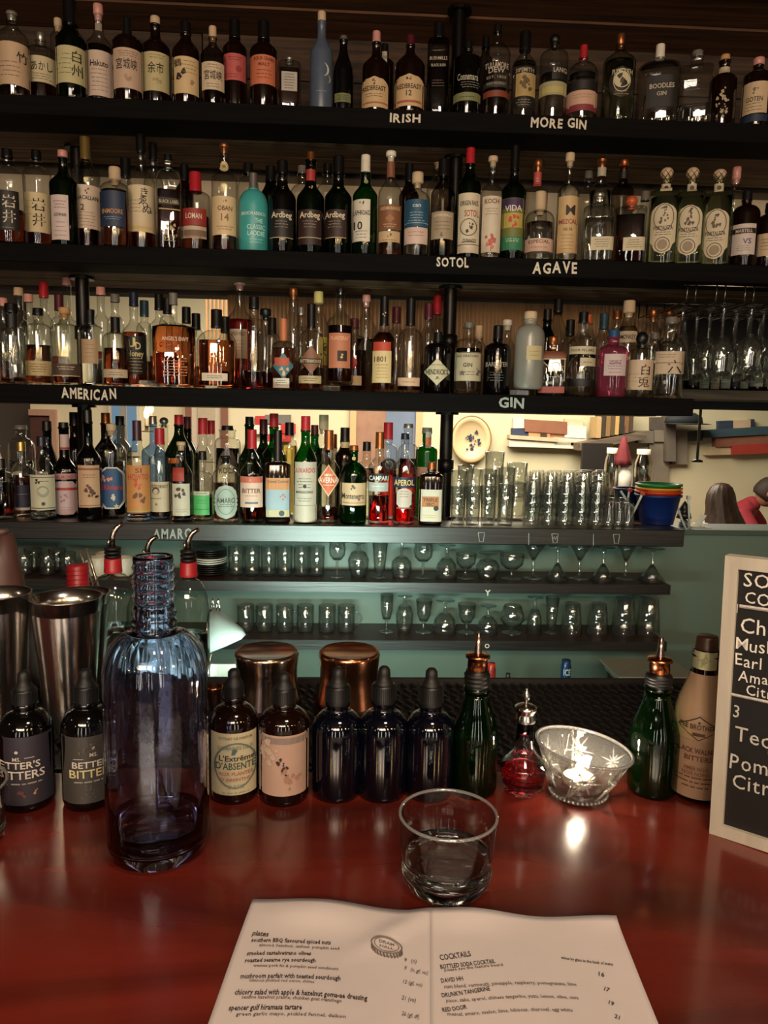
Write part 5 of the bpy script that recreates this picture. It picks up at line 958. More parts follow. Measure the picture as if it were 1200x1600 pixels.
# woman seen from behind
p = atY(1123, 757, 4.6); t = thing('person', 'person with long dark hair seen from behind in a grey top', 'person', (p.x, 4.6, p.z-1.22)); dz = 0
skin('body', [((0, .02, .50), (.16, .12)), ((0, 0, .66), (.13, .10)), ((0, -.02, .82), (.145, .10)), ((0, -.02, .93), (.12, .08)), ((0, -.02, 1.0), .05), ((0, 0, 1.05), .045),
   ((.15, -.01, .92), .06), ((.20, .04, .74), .045), ((.14, .22, .70), .036), ((-.15, -.01, .92), .06), ((-.20, .04, .74), .045), ((-.14, .22, .70), .036),
   ((.10, .20, .48), .085), ((.11, .44, .46), .062), ((.11, .46, .12), .045), ((-.10, .20, .48), .085), ((-.11, .44, .46), .062), ((-.11, .46, .12), .045)],
   [(0, 1), (1, 2), (2, 3), (3, 4), (4, 5), (3, 6), (6, 7), (7, 8), (3, 9), (9, 10), (10, 11), (0, 12), (12, 13), (13, 14), (0, 15), (15, 16), (16, 17)], mat('#8b877c', .85, 0, .15, 40), t)
head_mesh('head', skinm, t, (.01, .01, 1.105), PI, .0).scale = (.80, .85, .95)
hb = MB(); hb.lathe([(0, 1.235), (.04, 1.228), (.068, 1.205), (.088, 1.16), (.095, 1.11), (.103, 1.06), (.124, 1.0), (.146, .94), (.158, .88), (.15, .80), (.10, .72), (0, .70)], 48, flat=.68, off=(.005, -.03, 0), fn=lambda r, z, k, n: r*(1+.035*math.sin(k*2.1)+.02*math.sin(k*5.3+z*20)))
hb.v = [(x+max(0, 1.12-z)*.24, y, z) for x, y, z in hb.v]; hb.obj('hair', wood('long_hair', '#120a07', '#3a261b', .42, 7, 2, 22, bump=.5), t, True)
for s in (-1, 1): hand((s*.14, .24, .70), (-s*.2, 1, 0), skinm, t)
# man in a red shirt looking down
p = atY(1192, 747, 5.72); t = thing('person', 'balding person in a red shirt looking down at the table', 'person', (p.x-.15, 5.72, p.z-1.235), .95)
shirt = mat('#8e2430', .8, 0, .15, 30)
skin('body', [((0, .24, .50), (.17, .13)), ((0, .20, .68), (.16, .13)), ((0, .10, .86), (.17, .13)), ((0, .0, .98), (.145, .10)), ((0, -.07, 1.03), .07), ((0, -.12, 1.06), .06),
   ((.19, -.02, .95), .085), ((.23, -.14, .80), .068), ((-.19, -.02, .95), .085), ((-.23, -.14, .80), .068),
   ((.10, .02, .48), .095), ((.12, -.24, .46), .07), ((.12, -.26, .12), .05), ((-.10, .02, .48), .095), ((-.12, -.24, .46), .07), ((-.12, -.26, .12), .05)],
   [(0, 1), (1, 2), (2, 3), (3, 4), (4, 5), (3, 6), (6, 7), (3, 8), (8, 9), (0, 10), (10, 11), (11, 12), (0, 13), (13, 14), (14, 15)], shirt, t)
for s in (-1, 1):
    skin('forearm', [((s*.225, -.12, .83), .050), ((s*.24, -.20, .775), .045), ((s*.14, -.40, .785), .030)], [(0, 1), (1, 2)], skinm, t); hand((s*.135, -.405, .785), (-s*.3, -1, .05), skinm, t)
hd = head_mesh('head', skinm, t, (0, -.185, 1.125), .1, .62)
hm = MB(); hm.lathe([(.02, .112), (.045, .103), (.068, .078), (.080, .04), (.083, .0), (.080, -.035), (.066, -.06), (.05, -.05)], 32, flat=1.16, off=(0, .024, 0)); hm.v = [(x, y if y > -.05 else -.05-(y+.05)*-.1, z-max(0, -y)*.25) for x, y, z in hm.v]; hm.obj('hair', mat('#2a1d16', .7), hd, True)

# ================================================================= the bar: foreground things
BZ = 1.10
def bpos(px, py, z=BZ): q = atZ(px, py, z); return q
def fb_(px, py, w, s, n, nw, glass, cap, labs, desc, z=BZ, **k):
    Y = bpos(px, py, z).y; return bottle(9, px, w, cap[4] if len(cap) > 4 else cap[1]-25, s, n, nw, glass, cap[:4], labs, desc, base_z=z, Yc=Y, **k)
SH_N[9] = 'bar'
cobalt = mat('#04050e', .07, 0, .1, key='cobalt_glass', coat=.5); GL['cobalt'] = lambda: cobalt
rubber = mat('#0a0909', .55, 0, .1, 60, key='dropper_rubber')
GRP = 'dropper bitters bottles along the bar'
def dropper(px, py, w, s, n, nw, yc0, yc1, ytop, glass, labs, desc, cw=36):
    t = fb_(px, py, w, s, n, nw, glass, ('black', yc0, cw, 'screw', yc1), labs, desc, sty='r', group=GRP, seg=36, name='dropper_bottle')
    X, Y = t.location.x, t.location.y; z1 = vertz(px, yc1, X, Y)-BZ; z2 = vertz(px, ytop, X, Y)-BZ; r = 9.5*depth((X, Y, BZ+.12))/F; h = z2-z1
    lathe('rubber_bulb', [(r*1.5, -.004), (r*1.5, .002), (r*1.25, .004), (r, .008), (r*1.02, h*.55), (r*.95, h*.8), (r*.6, h*.95), (0, h)], rubber, t, 20, off=(0, 0, z1))
    rz_ = vertz(px, yc0, X, Y)-BZ; q = MB(); nn = 36; cr = cw/2*depth((X, Y, BZ+.12))/F
    for k in range(nn): a = 2*PI*k/nn; q.box((-.0004, -.0006, 0), (.0008, .0006, z1-rz_-.004), Matrix.Translation((cr*.99*math.cos(a), cr*.99*math.sin(a), rz_+.002)) @ Matrix.Rotation(a, 4, 'Z'))
    tag(q.obj('cap_ribs', rubber, t), kind='stuff')
    return t
dropper(42, 1252, 80, 1142, 1110, 34, 1098, 1075, 1046, 'black', [(4,78,1150,1256,'#2a2630','rect',('@12',1172,5,'#b9b2a8',-14),('MS.',1183,6,'#b9b2a8',-14),('_',1182,1,'#b9b2a8',4,14),("BETTER'S",1193,11,'#c4bdb2',-14,66),('BITTERS',1208,13,'#c4bdb2',-8,66),('~1',1222,5,'#8d877e'),('^6',1238,16,'#6a3a34',-8),('^3',1234,12,'#9c7c5c',10))],'bitters bottle with dark plum label and bold pale lettering, far left')
dropper(137, 1250, 78, 1138, 1104, 34, 1096, 1070, 1044, 'black', [(100,174,1150,1254,'#3a3733','rect',('^26',1170,40,'#55504a'),('^26',1236,34,'#57524c'),('@12',1168,5,'#b9b2a8',8),('MS.',1178,6,'#b9b2a8',8),('_',1184,1,'#b9b2a8',-14,14),("BETTER'S",1193,10,'#c4bdb2',8,62),('BITTERS',1207,13,'#c4b98c',6,66),('~1',1220,5,'#8d877e'))],'bitters bottle with mottled grey label behind the tall blue bottle')
dropper(366, 1240, 77, 1128, 1100, 30, 1088, 1068, 1044, 'brown', [(331,405,1146,1242,'#b5ac8c','rect',('EXTRAIT DE PARFUM',1153,4,'#6a6a5c',0,50),('!',1196,74,'#5c6a60',0,66),('DOMAINES DE P.',1168,6,'#6a766c',0,54),('@5',1174,12,'#3f5c5c',-3),("L'Extrême",1184,9,'#232322',2,54),("D'ABSENTE",1196,11,'#3a4a40',0,60),('AUX PLANTES',1208,6,'#a05a50',0,52),("D'ABSINTHE",1217,5,'#a05a50',0,46),('OASIS',1228,6,'#7c8478',0,26),('~1',1238,4,'#8a8a78'))],'brown dropper bottle with printed cream label and green and red lettering', cw=30)
dropper(444, 1243, 79, 1128, 1106, 32, 1098, 1074, 1050, 'brown', [(406,482,1150,1244,'#a98c7c','rect',('^14',1176,50,'#b39c8c',-18),('^12',1216,44,'#96705e',10),('_',1158,10,'#7d6f68'),('^7',1190,20,'#2a1c18',-6),('^6',1204,18,'#2a1c18',2),('^4',1228,16,'#b0867a',20))],'brown dropper bottle with pink watercolour label and dark brush figures', cw=34)
dropper(527, 1237, 80, 1140, 1110, 34, 1096, 1070, 1042, 'cobalt', [], 'first of three unlabelled cobalt dropper bottles, before the copper tin', cw=38)
dropper(598, 1237, 80, 1140, 1110, 34, 1094, 1068, 1040, 'cobalt', [], 'middle of three unlabelled cobalt dropper bottles', cw=38)
dropper(671, 1237, 78, 1142, 1112, 34, 1098, 1070, 1043, 'cobalt', [], 'last of three unlabelled cobalt dropper bottles, beside the green one', cw=38)
# ---------------------------------------------------------------- tall ribbed blue bottle
c = bpos(248, 1326); X, Y = c.x, c.y; sc = depth((X, Y, BZ+.12))/F; zq = lambda y: vertz(248, y, X, Y)-BZ
bb_ = thing('water_bottle', 'tall ribbed blue tinted glass water bottle, nearly empty, at left of the bar', 'bottle', (X, Y, BZ))
R = 79*sc; zsh, znk, ztp = zq(1050), zq(985), zq(868); rn = 30*sc
out = [(R*.5, 0), (R*.80, .0), (R*.93, .004), (R, .018), (R, .09), (R, zsh*.7), (R, zsh)]
for i in range(1, 9): a = i/8*PI/2; out.append((rn*1.12+(R-rn*1.12)*math.cos(a), zsh+(znk-zsh)*math.sin(a)))
nkp = [(rn*1.1, znk+.004), (rn*1.12, znk+.010), (rn*1.0, znk+.013), (rn*1.14, znk+.018), (rn*1.0, znk+.024), (rn*.98, ztp-.045)]
for k in range(4): z = ztp-.040+k*.009; nkp += [(rn*.98, z), (rn*1.06, z+.003), (rn*.98, z+.006)]
out += nkp + [(rn*1.0, ztp-.003), (rn*.97, ztp)]
def rib(r, z, k, n):
    if r < R*.6: return r
    u = max(0, min(1, (z-.10)/.05)); return r*(1-.018*u*(.5+.5*math.cos(2*PI*k/4)))
inn = [(r-.0035 if r > rn*1.2 else rn*.84, max(z, .014)) for r, z in out if r > rn*.9]
prof = [(0, .002)] + out + [(rn*.86, ztp)] + [(r, z) for r, z in inn[::-1]] + [(0, .012)]
blueg = solid_glass('blue_tinted_glass', (.68, .74, .97), 1.45, .0, .25, 22)
o = lathe('glass_body', prof, blueg, bb_, 96, fn=rib)
lathe('water', [(0, .0138), (R*.86, .0138), (R-.0032, .022), (R-.0032, zq(1275)), (R-.0045, zq(1275)-.001), (0, zq(1275)-.001)], solid_glass('water', (.86, .86, .96), 1.33), bb_, 48)
# ---------------------------------------------------------------- green bottles with pourers
def pour(px, py, desc, ys, yn, ynk, ycol, ytop, w=73, side=0):
    t = fb_(px, py, w, ys, yn, 37, 'green', ('black', ynk, 38, 'screw', ycol), [(px-30, px+30, 1175, 1240, None, 'rect')], desc, group='green bottles with pourers', seg=36, name='pourer_bottle', liq='dark', lvl=ys+4)
    X, Y = t.location.x, t.location.y; s_ = depth((X, Y, BZ+.15))/F; z1 = vertz(px, ycol, X, Y)-BZ; z2 = vertz(px, ytop, X, Y)-BZ; cop = mat('#b8754e', .22, 1, .08, 60, key='copper_metal')
    zr = vertz(px, ynk, X, Y)-BZ; q = MB()
    for k in range(3): z = zr+.003+(z1-zr-.006)*k/3; q.lathe([(19*s_, z), (20.5*s_, z+.0015), (20.5*s_, z+.003), (19*s_, z+.0045)], 28)
    q.obj('stopper_rings', rubber, t, True)
    h = z2-z1; lathe('metal_collar', [(15*s_, -.001), (16*s_, .004), (15*s_, h*.33), (19*s_, h*.34), (19.5*s_, h*.38), (18*s_, h*.42), (10*s_, h*.43), (6.5*s_, h*.46), (0, h*.46)], cop, t, 24, off=(0, 0, z1))
    lathe('spout', [(6.2*s_, h*.44), (5.2*s_, h*.65), (3.2*s_, h), (2.2*s_, h), (0, h*.98)], mat('#b9a396', .22, 1, .08, 60, key='spout_metal'), t, 16, off=(0, 0, z1))
    return t
pour(741, 1234, 'green glass bottle with copper pourer in the middle of the bar', 1152, 1075, 1074, 1046, 988)
pour(1021, 1234, 'green glass bottle with copper pourer at right, by the bagged bottle', 1152, 1075, 1072, 1050, 994, 76)
# ---------------------------------------------------------------- bitters dasher
c = bpos(816, 1234); X, Y = c.x, c.y; sc = depth((X, Y, BZ+.05))/F; zq = lambda y: vertz(816, y, X, Y)-BZ
t = thing('bitters_dasher', 'small glass dasher with pink red liquid and silver top', 'bottle', (X, Y, BZ))
R = 37*sc; rn = 14*sc; zb, zn, zc = zq(1196), zq(1158), zq(1122)
o_ = [(R*.70, 0), (R*.78, .003), (R*.86, .010), (R, zb), (R*.96, zb+.004)] + [(rn+(R*.9-rn)*(1-q)**2, zb+.006+(zn-zb-.006)*q) for q in (.1, .3, .5, .7, .9)] + [(rn, zn), (rn*.95, zc)]
prof = [(0, .001)] + o_ + [(rn*.75, zc)] + [(max(r-.0022, rn*.7), max(z, .008)) for r, z in o_[::-1] if r > rn*.96] + [(0, .008)]
lathe('glass_body', prof, solid_glass('dasher_glass', (.98, .97, .97), 1.45), t, 24, smooth=True)
lathe('red_liquid', [(0, .0078), (R*.76, .0078), (R*.86-.002, .011), (R-.0020, zb), (R*.90, zb+.005), (0, zb+.005)], solid_glass('pink_bitters', (.95, .10, .14), 1.34), t, 24)
silver = mat('#cfccc4', .16, 1, .05, 50, key='silver')
z0, z1, z2 = zq(1126), zq(1103), zq(1078)
lathe('silver_cap', [(rn*1.12, z0), (rn*1.12, z0+.006), (rn*1.0, z0+.008), (rn*1.02, z1-.006), (rn*1.22, z1-.004), (rn*1.22, z1), (rn*.8, z1+.002), (rn*.2, z1+.004), (0, z1+.004)], silver, t, 24)
lathe('dasher_tip', [(rn*.26, 0), (rn*.2, .004), (rn*.42, .008), (rn*.42, .012), (rn*.18, .016), (rn*.14, z2-z1), (0, z2-z1)], silver, t, 14, off=(0, 0, z1+.002))
# ---------------------------------------------------------------- candle bowl
c = bpos(903, 1240); X, Y = c.x, c.y; sc = depth((X, Y, BZ+.04))/F
t = thing('candle_bowl', 'cut glass bowl with a slanted rim glowing from the candle inside', 'bowl', (X, Y, BZ))
Rr = 73*sc; Rb = 44*sc; H = vertz(903, 1166, X, Y)-BZ; tilt = math.tan(math.radians(7.5))
def shear(v): x, y, z = v; u = max(0, z/H); return (x+.004*u, y, z - x*tilt*u*u*1.0)
bo = [(Rb*.9, 0), (Rb, .002), (Rb*1.02, .010), (Rb*1.15, H*.3), (Rr*.86, H*.7), (Rr*.985, H*.96), (Rr, H)]
bi = [(Rr-.0028, H+.0003), (Rr*.965-.003, H*.95), (Rr*.86-.004, H*.7), (Rb*1.15-.004, H*.3), (Rb*.90, .010), (0, .008)]
q = MB(); q.lathe([(0, .001)]+bo+bi, 72); q.v = [shear(v) for v in q.v]; cut = thin('cut_crystal', (.86, .86, .83), (.34, .34, .32), .04, .022, (.95, .93, .88), .5, 2.6); cut2 = thin('cut_facets', (.6, .6, .58), (.3, .3, .3), .06, .20, (.98, .96, .92), .3, 3.0); q.obj('glass_wall', cut, t, True)
def bsurf(a, z, e=.0):
    for (r1, z1), (r2, z2) in zip(bo, bo[1:]):
        if z1 <= z <= z2 and z2 > z1: r = r1+(r2-r1)*(z-z1)/(z2-z1); break
    else: r = Rr
    return shear(((r+e)*math.cos(a), (r+e)*math.sin(a), z))
q = MB()
for s in range(6):
    a0 = 2*PI*s/6+.3; zc = H*.58
    for k in range(12):
        th = 2*PI*k/12; L = .021 if k % 2 == 0 else .012
        pts = [bsurf(a0+u*L*math.cos(th)/Rr*1.1, min(H*.97, max(.004, zc+u*L*math.sin(th))), .0002) for u in (.08, .4, .7, 1)]
        q.tube(pts, [.0006, .0013, .0010, .0002], 5)
    for k in range(4): q.tube([bsurf(2*PI*s/6-.22, .006+k*.0), bsurf(2*PI*s/6-.05+.1*k, H*.45, .0002)], [.0010, .0004], 5)
q.obj('star_cuts', cut2, t, True)
q = MB(); q.tube([shear((Rr*math.cos(2*PI*k/72), Rr*math.sin(2*PI*k/72), H)) for k in range(73)], .0019, 8, False); q.obj('rim', cut2, t, True)
q = MB()
for k in range(40): a = 2*PI*k/40; q.lathe([(0, -.0022), (.0022, 0), (0, .0022)], 6, off=(Rb*1.0*math.cos(a), Rb*1.0*math.sin(a), .004))
q.obj('foot_beads', cut2, t, True)
tl = thing('tealight', 'lit white tealight candle inside the cut glass bowl', 'candle', (X, Y, BZ+.0105))
lathe('metal_cup', [(0, 0), (.0185, 0), (.019, .001), (.019, .014), (.0185, .014), (.018, .0015), (0, .001)], silver, tl, 24)
lathe('wax', [(0, .0012), (.0178, .0012), (.0178, .011), (.010, .0105), (0, .0105)], mat('#e9dfc9', .4), tl, 24)
lathe('wick', [(.0006, .010), (.0006, .016), (0, .016)], mat('#1a1410', .9), tl, 6)
lathe('flame', [(0, .013), (.0035, .017), (.0042, .021), (.0025, .029), (0, .037)], emit('candle_flame', (1, .75, .45), 160), tl, 12)
point('candle_light', (X, Y, BZ+.045), .9, (1, .84, .66), .006)
# ---------------------------------------------------------------- water tumblers
def hero_tumbler(px, py, wr, yrim, desc, ywat):
    c = bpos(px, py); X, Y = c.x, c.y; H = vertz(px, yrim, X, Y)-BZ; sc = depth((X, Y, BZ+H))/F; R = wr/2*sc; Rb = R*.90
    t = thing('water_glass', desc, 'glass', (X, Y, BZ)); zw = vertz(px, ywat, X, Y)-BZ; th = .0024
    rr = lambda z: Rb+(R-Rb)*min(1, max(0, z/H))
    prof = [(0, .0015), (Rb*.72, .0008), (Rb*.84, 0), (Rb*.95, .004), (rr(.012), .012), (rr(H*.5), H*.5), (rr(H*.97), H*.97), (R, H-.001), (R-th*.5, H), (R-th, H-.001), (rr(H*.5)-th, H*.5), (rr(.018)-th-.001, .018), (Rb*.78, .0125), (0, .011)]
    wallm = thin('tumbler_glass', (.95, .95, .94), (.30, .32, .31), .015, 0, wav=.25, refl=.7)
    lathe('glass_wall', [(Rb*.95, .0145), (rr(H*.5), H*.5), (rr(H*.97), H*.97), (R, H-.001)], wallm, t, 72)
    lathe('inner_wall', [(rr(.02)-th, .020), (rr(H*.5)-th, H*.5), (R-th, H-.001)], wallm, t, 72)
    q = MB(); q.tube([((R-th/2)*math.cos(2*PI*k/72), (R-th/2)*math.sin(2*PI*k/72), H-.0008) for k in range(73)], .00155, 8, False); q.obj('rim', thin('whitened_rim_glass', (.75, .76, .74), (.3, .32, .31), .03, .14, (.95, .95, .92), .2, 3.0), t, True)  # white put into the rim colour stands in for its bright highlight
    lathe('thick_base', [(0, .0012), (Rb*.70, .0006), (Rb*.86, 0), (Rb*.97, .005), (rr(.0145), .0145), (rr(.018)-th*.5, .0175), (Rb*.80, .0135), (0, .0115)], solid_glass('base_glass', (.95, .96, .94), 1.5, 0, .1, 40), t, 72)
    lathe('water', [(0, .0118), (Rb*.80, .0138), (rr(.018)-th*.6, .0178), (rr(zw)-th*.5, zw+.0006), (rr(zw)-th-.0015, zw), (0, zw)], solid_glass('clear_water', (.95, .97, .95), 1.33), t, 72)
hero_tumbler(697, 1378, 155, 1270, 'clear water tumbler a third full on the bar above the menu', 1334)
hero_tumbler(-66, 1318, 150, 1225, 'water tumbler cut off by the left edge of the bar', 1290)
# ---------------------------------------------------------------- shaker tins
steel = mat('#c9c5be', .20, 1, .06, 40, key='steel'); copper = mat('#c08262', .2, 1, .06, 40, key='copper_tin')
def shaker(px, Y, w, y0, desc, m=steel):
    p = atY(px, y0, Y); sc = depth(p)/F; r = w*sc/2; h = p.z-(BZ-.006+.006); t = thing('shaker_tin', desc, 'shaker', (p.x, Y, BZ)); h = p.z-BZ
    lathe('tin_wall', [(0, 0), (r*.60, 0), (r*.64, .003), (r*.66, .010), (r*.97, h*.90), (r*.97, h*.91), (r, h*.915), (r*1.0, h-.001), (r*1.02, h), (r*.985, h), (r*.95, h*.90), (r*.62, .010), (0, .006)], m, t, 40)
shaker(103, .945, 106, 932, 'steel shaker tin with its open mouth up behind the mottled label bitters')
shaker(126, 1.055, 86, 925, 'second steel shaker tin standing just behind the first one')
shaker(-8, .93, 104, 926, 'steel shaker tin cut by the left edge behind the plum label bitters')
def inverted(px, Y, w, y0, desc, m):
    p = atY(px, y0, Y); sc = depth(p)/F; r = w*sc/2; h = p.z-BZ; t = thing('shaker_tin', desc, 'shaker', (p.x, Y, BZ))
    lathe('tin_wall', [(0, h*.985), (r*.86, h*.98), (r*.96, h), (r, h*.985), (r*1.02, h*.93), (r*.97, h*.72), (r*.98, h*.5), (r*1.10, h*.2), (r*1.18, 0), (r*1.15, 0), (r*1.0, h*.3), (r*.93, h*.7), (r*.9, h*.93), (0, h*.94)], m, t, 48)
inverted(417, 1.03, 98, 1016, 'upturned polished steel tin behind the brown dropper bottles', mat('#c2aa98', .18, 1, .05, 40, key='warm_steel'))
inverted(546, 1.03, 94, 1016, 'upturned copper tin behind the first cobalt dropper bottle', copper)
p = atY(335, 1072, .94); sc = depth(p)/F; t = thing('jigger', 'small steel jigger with copper rim beside the tall blue bottle', 'jigger', (p.x, .94, BZ)); r = 13*sc; h = p.z-BZ
lathe('cone_wall', [(0, h*.40), (r*.35, h*.42), (r, h*.97), (r*1.03, h), (r*.95, h), (r*.3, h*.48), (0, h*.46)], copper, t, 24); lathe('lower_cone', [(r*.35, h*.42), (r*.9, 0), (r*.85, 0), (r*.28, h*.38), (0, h*.40)], steel, t, 24)
# ---------------------------------------------------------------- speed rail with pouring bottles
sr = thing('speed_rail', 'steel speed rail hung on the back of the bar under the pouring bottles', 'rack', (-.62, 1.17, .985))
sbox('rail_tray', (0, 0, 0), (.42, .262, .008), steel, None, sr); sbox('front_lip', (0, .256, .008), (.42, .262, .05), steel, None, sr); sbox('hanger', (0, 0, .008), (.42, .004, .09), steel, None, sr)
for x in (0, .416): sbox('end_plate', (x, .004, .008), (x+.004, .256, .05), steel, None, sr)
def pourer(px, Y, w, s, n, r0, r1, yb, ysp, desc, lean=1, glass='clear'):
    t = bottle(9, px, w, r0, s, n, 22, glass, ('red', r1, 27, 'screw'), [], desc, liq='water', lvl=s+30, base_z=.9935, Yc=Y, group='clear bottles with steel pour spouts', seg=32, sty='r', name='spout_bottle')
    X = t.location.x; sc = depth((X, Y, 1.25))/F; zt = vertz(px, r0, X, Y)-.993; zb_ = vertz(px, yb, X, Y)-.993; zs_ = vertz(px, ysp, X, Y)-.993
    q = MB()
    for k in range(3): z = zt+(zb_-zt)*k/3; q.lathe([(0, z), (9*sc, z), (12.5*sc, z+.001), (12.5*sc, z+(zb_-zt)/3*.7), (9*sc, z+(zb_-zt)/3*.75), (0, z+(zb_-zt)/3)], 20)
    q.obj('stopper', rubber, t, True)
    hh = zs_-zb_; q = MB(); q.tube([(0, 0, zb_-.002), (0, 0, zb_+hh*.4), (lean*.003, 0, zb_+hh*.62), (lean*.008, 0, zb_+hh*.82), (lean*.018, 0, zb_+hh)], [.0052, .0048, .0045, .0042, .0036], 12); q.obj('spout', mat('#c4b6a4', .2, 1, .05, 60, key='spout_steel'), t, True)
    q = MB(); q.tube([(-lean*.006, .004, zb_-.002), (-lean*.006, .004, zb_+hh*.3)], .002, 8); q.obj('air_tube', mat('#c4b6a4', .2, 1, .05, 60, key='spout_steel'), t, True)
pourer(179, 1.24, 76, 950, 897, 872, 893, 854, 818, 'clear bottle with red collar and curved steel spout, leftmost of three')
pourer(296, 1.245, 62, 960, 905, 878, 899, 858, 827, 'clear bottle with red collar and curved steel spout, right of the blue neck')
pourer(233, 1.318, 66, 960, 920, 884, 906, 868, 838, 'clear bottle with red collar and spout, directly behind the blue bottle neck')
t = bottle(9, 125, 66, 882, 975, 935, 24, 'smoke', ('red', 918, 33, 'screw'), [], 'bottle with ridged red screw cap behind the steel shaker', base_z=.9935, Yc=1.31, group=None, seg=28, sty='r', name='screw_cap_bottle')
X = t.location.x; sc = depth((X, 1.31, 1.2))/F; q = MB()
for y in (889, 896, 903, 910): z = vertz(125, y, X, 1.31)-.993; q.lathe([(16.4*sc, z-.001), (17.4*sc, z), (16.4*sc, z+.001)], 28)
q.obj('cap_ridges', capmat('red'), t, True)
# drinking straws in a small beaker on the rail
p = atY(150, 905, 1.33); t = thing('straw_beaker', 'steel beaker holding two metal straws by the red capped bottle', 'beaker', (p.x, 1.39, .9935))
lathe('beaker_wall', [(0, 0), (.022, 0), (.026, .10), (.0245, .10), (.02, .003), (0, .003)], steel, t, 20)
for a, b_2, d in (((135, 857), (156, 925), 'pale straight metal straw leaning left by the red capped bottle'), ((125, 862), (141, 905), 'shorter bent metal straw behind the red screw cap')):
    A, B_ = atY(*a, 1.35 if d[0] == 'p' else 1.38), atY(*b_2, 1.355 if d[0] == 'p' else 1.385); s_ = thing('metal_straw', d, 'straw', tuple(B_)); low = Vector((p.x-B_.x, .05, 1.0-B_.z)); q = MB(); q.tube([low, (0, 0, 0), A-B_], .003, 10); q.obj('tube', mat('#d2c8b4', .25, .9), s_, True)
# cone strainer
p = atY(330, 985, 1.36); t = thing('cone_strainer', 'fine mesh cone strainer tipped on its side beside the spout bottles', 'strainer', tuple(p)); sc = depth(p)/F
q = MB(); q.lathe([(36*sc, 0), (35*sc, .002), (22*sc, 26*sc), (8*sc, 48*sc), (0, 54*sc)], 28)
o = q.obj('mesh_cone', thin('wire_mesh', (.5, .55, .53), (.2, .2, .2), .5, .6, (.30, .33, .31), .0, .3), t, True); o.rotation_euler = (0, PI/2+.12, 0)
q = MB(); q.tube([(0, 36*sc*math.cos(2*PI*k/24), 36*sc*math.sin(2*PI*k/24)) for k in range(25)], .0018, 6, False); o = q.obj('rim_wire', steel, t, True)
for k, (x0, x1) in enumerate(((0, 4), (8, 13))):
    q = MB(); q.tube([(x0*sc, 0, 30*sc), (x0*sc+.002, 0, 46*sc), (x1*sc-.002, .002, 50*sc), (x1*sc, .004, 30*sc)], .0016, 6); q.obj('hook_wire', steel, t, True)
q = MB(); q.tube([(0, 0, -36*sc), (-.01, 0, -.10), (-.012, .0, p.z*-1+.999)], .003, 8); q.obj('handle', steel, t, True)
# blurred mauve-brown pepper mill at the far left
c = atY(6, 900, 1.10); t = thing('pepper_mill', 'tall tapered mauve brown wooden mill at the far left edge', 'mill', (c.x, 1.10, BZ))
zt = vertz(8, 826, c.x, 1.10)-BZ; lathe('mill_body', [(0, 0), (.040, 0), (.041, .01), (.034, zt*.5), (.032, zt*.55), (.024, zt*.8), (.016, zt-.008), (0, zt-.008)], wood('mauve_wood', '#3f2723', '#573a33', .5, 6, 2, 10), t, 28); lathe('knob', [(.005, zt-.009), (.010, zt-.004), (.008, zt), (0, zt)], mat('#55403a', .5), t, 16)
# ---------------------------------------------------------------- paper wrapped bitters bottle
Y = bpos(1092, 1236).y
t = fb_(1094, 1238, 77, 1118, 1032, 36, 'brown', ('brown', 1014, 34, 'screw', 992), [(1054,1130,1125,1248,'#96785f','rect',('~3',1222,22,'#5a3c2c'),('BLACK WALNUT',1172,8,'#4a2c20',0,62),('BITTERS',1184,8,'#5a3022',2,40),('AMER NOIX',1200,6,'#6a4030',0,36),('NOIX NOIRES',1208,6,'#6a4030',0,40)),
   (1056,1128,1110,1156,'#9c7e62','rect'),(1060,1124,1118,1156,'#2c1a12','diamond'),(1062,1122,1120,1154,'#9c7e62','diamond',('FEE BROTHERS',1134,8,'#2c1a12',0,54),('@10',1127,6,'#2c1a12'),('_',1146,5,'#4a241a',0,18)),(1072,1112,1022,1050,'#a3a07c','rect',('^14',1036,22,'#77804e'))],'bitters bottle wrapped in tan printed paper beside the chalkboard', group=GRP, seg=32)
X = t.location.x; sc = depth((X, Y, 1.2))/F; z0 = vertz(1092, 1118, X, Y)-BZ; z1 = vertz(1092, 1032, X, Y)-BZ
wp_ = [(40*sc, .035), (40*sc, z0-.012), (39.6*sc, z0)]
for i in range(1, 6): q_ = i/6; k_ = 3*q_*q_-2*q_**3; wp_.append(((39+(18-39)*k_)*sc+.0012, z0+(z1-z0)*q_))
lathe('paper_wrap', wp_[1:], mat('#9c7e62', .75, 0, .12, 20, .3), t, 32, fn=lambda r, z, k, n: r*(1+.012*math.sin(k*1.9)))
lathe('neck_ring', [(18*sc, vertz(1092, 1022, X, Y)-BZ-.003), (22*sc, vertz(1092, 1020, X, Y)-BZ), (18*sc, vertz(1092, 1016, X, Y)-BZ)], GL['brown'](), t, 28)
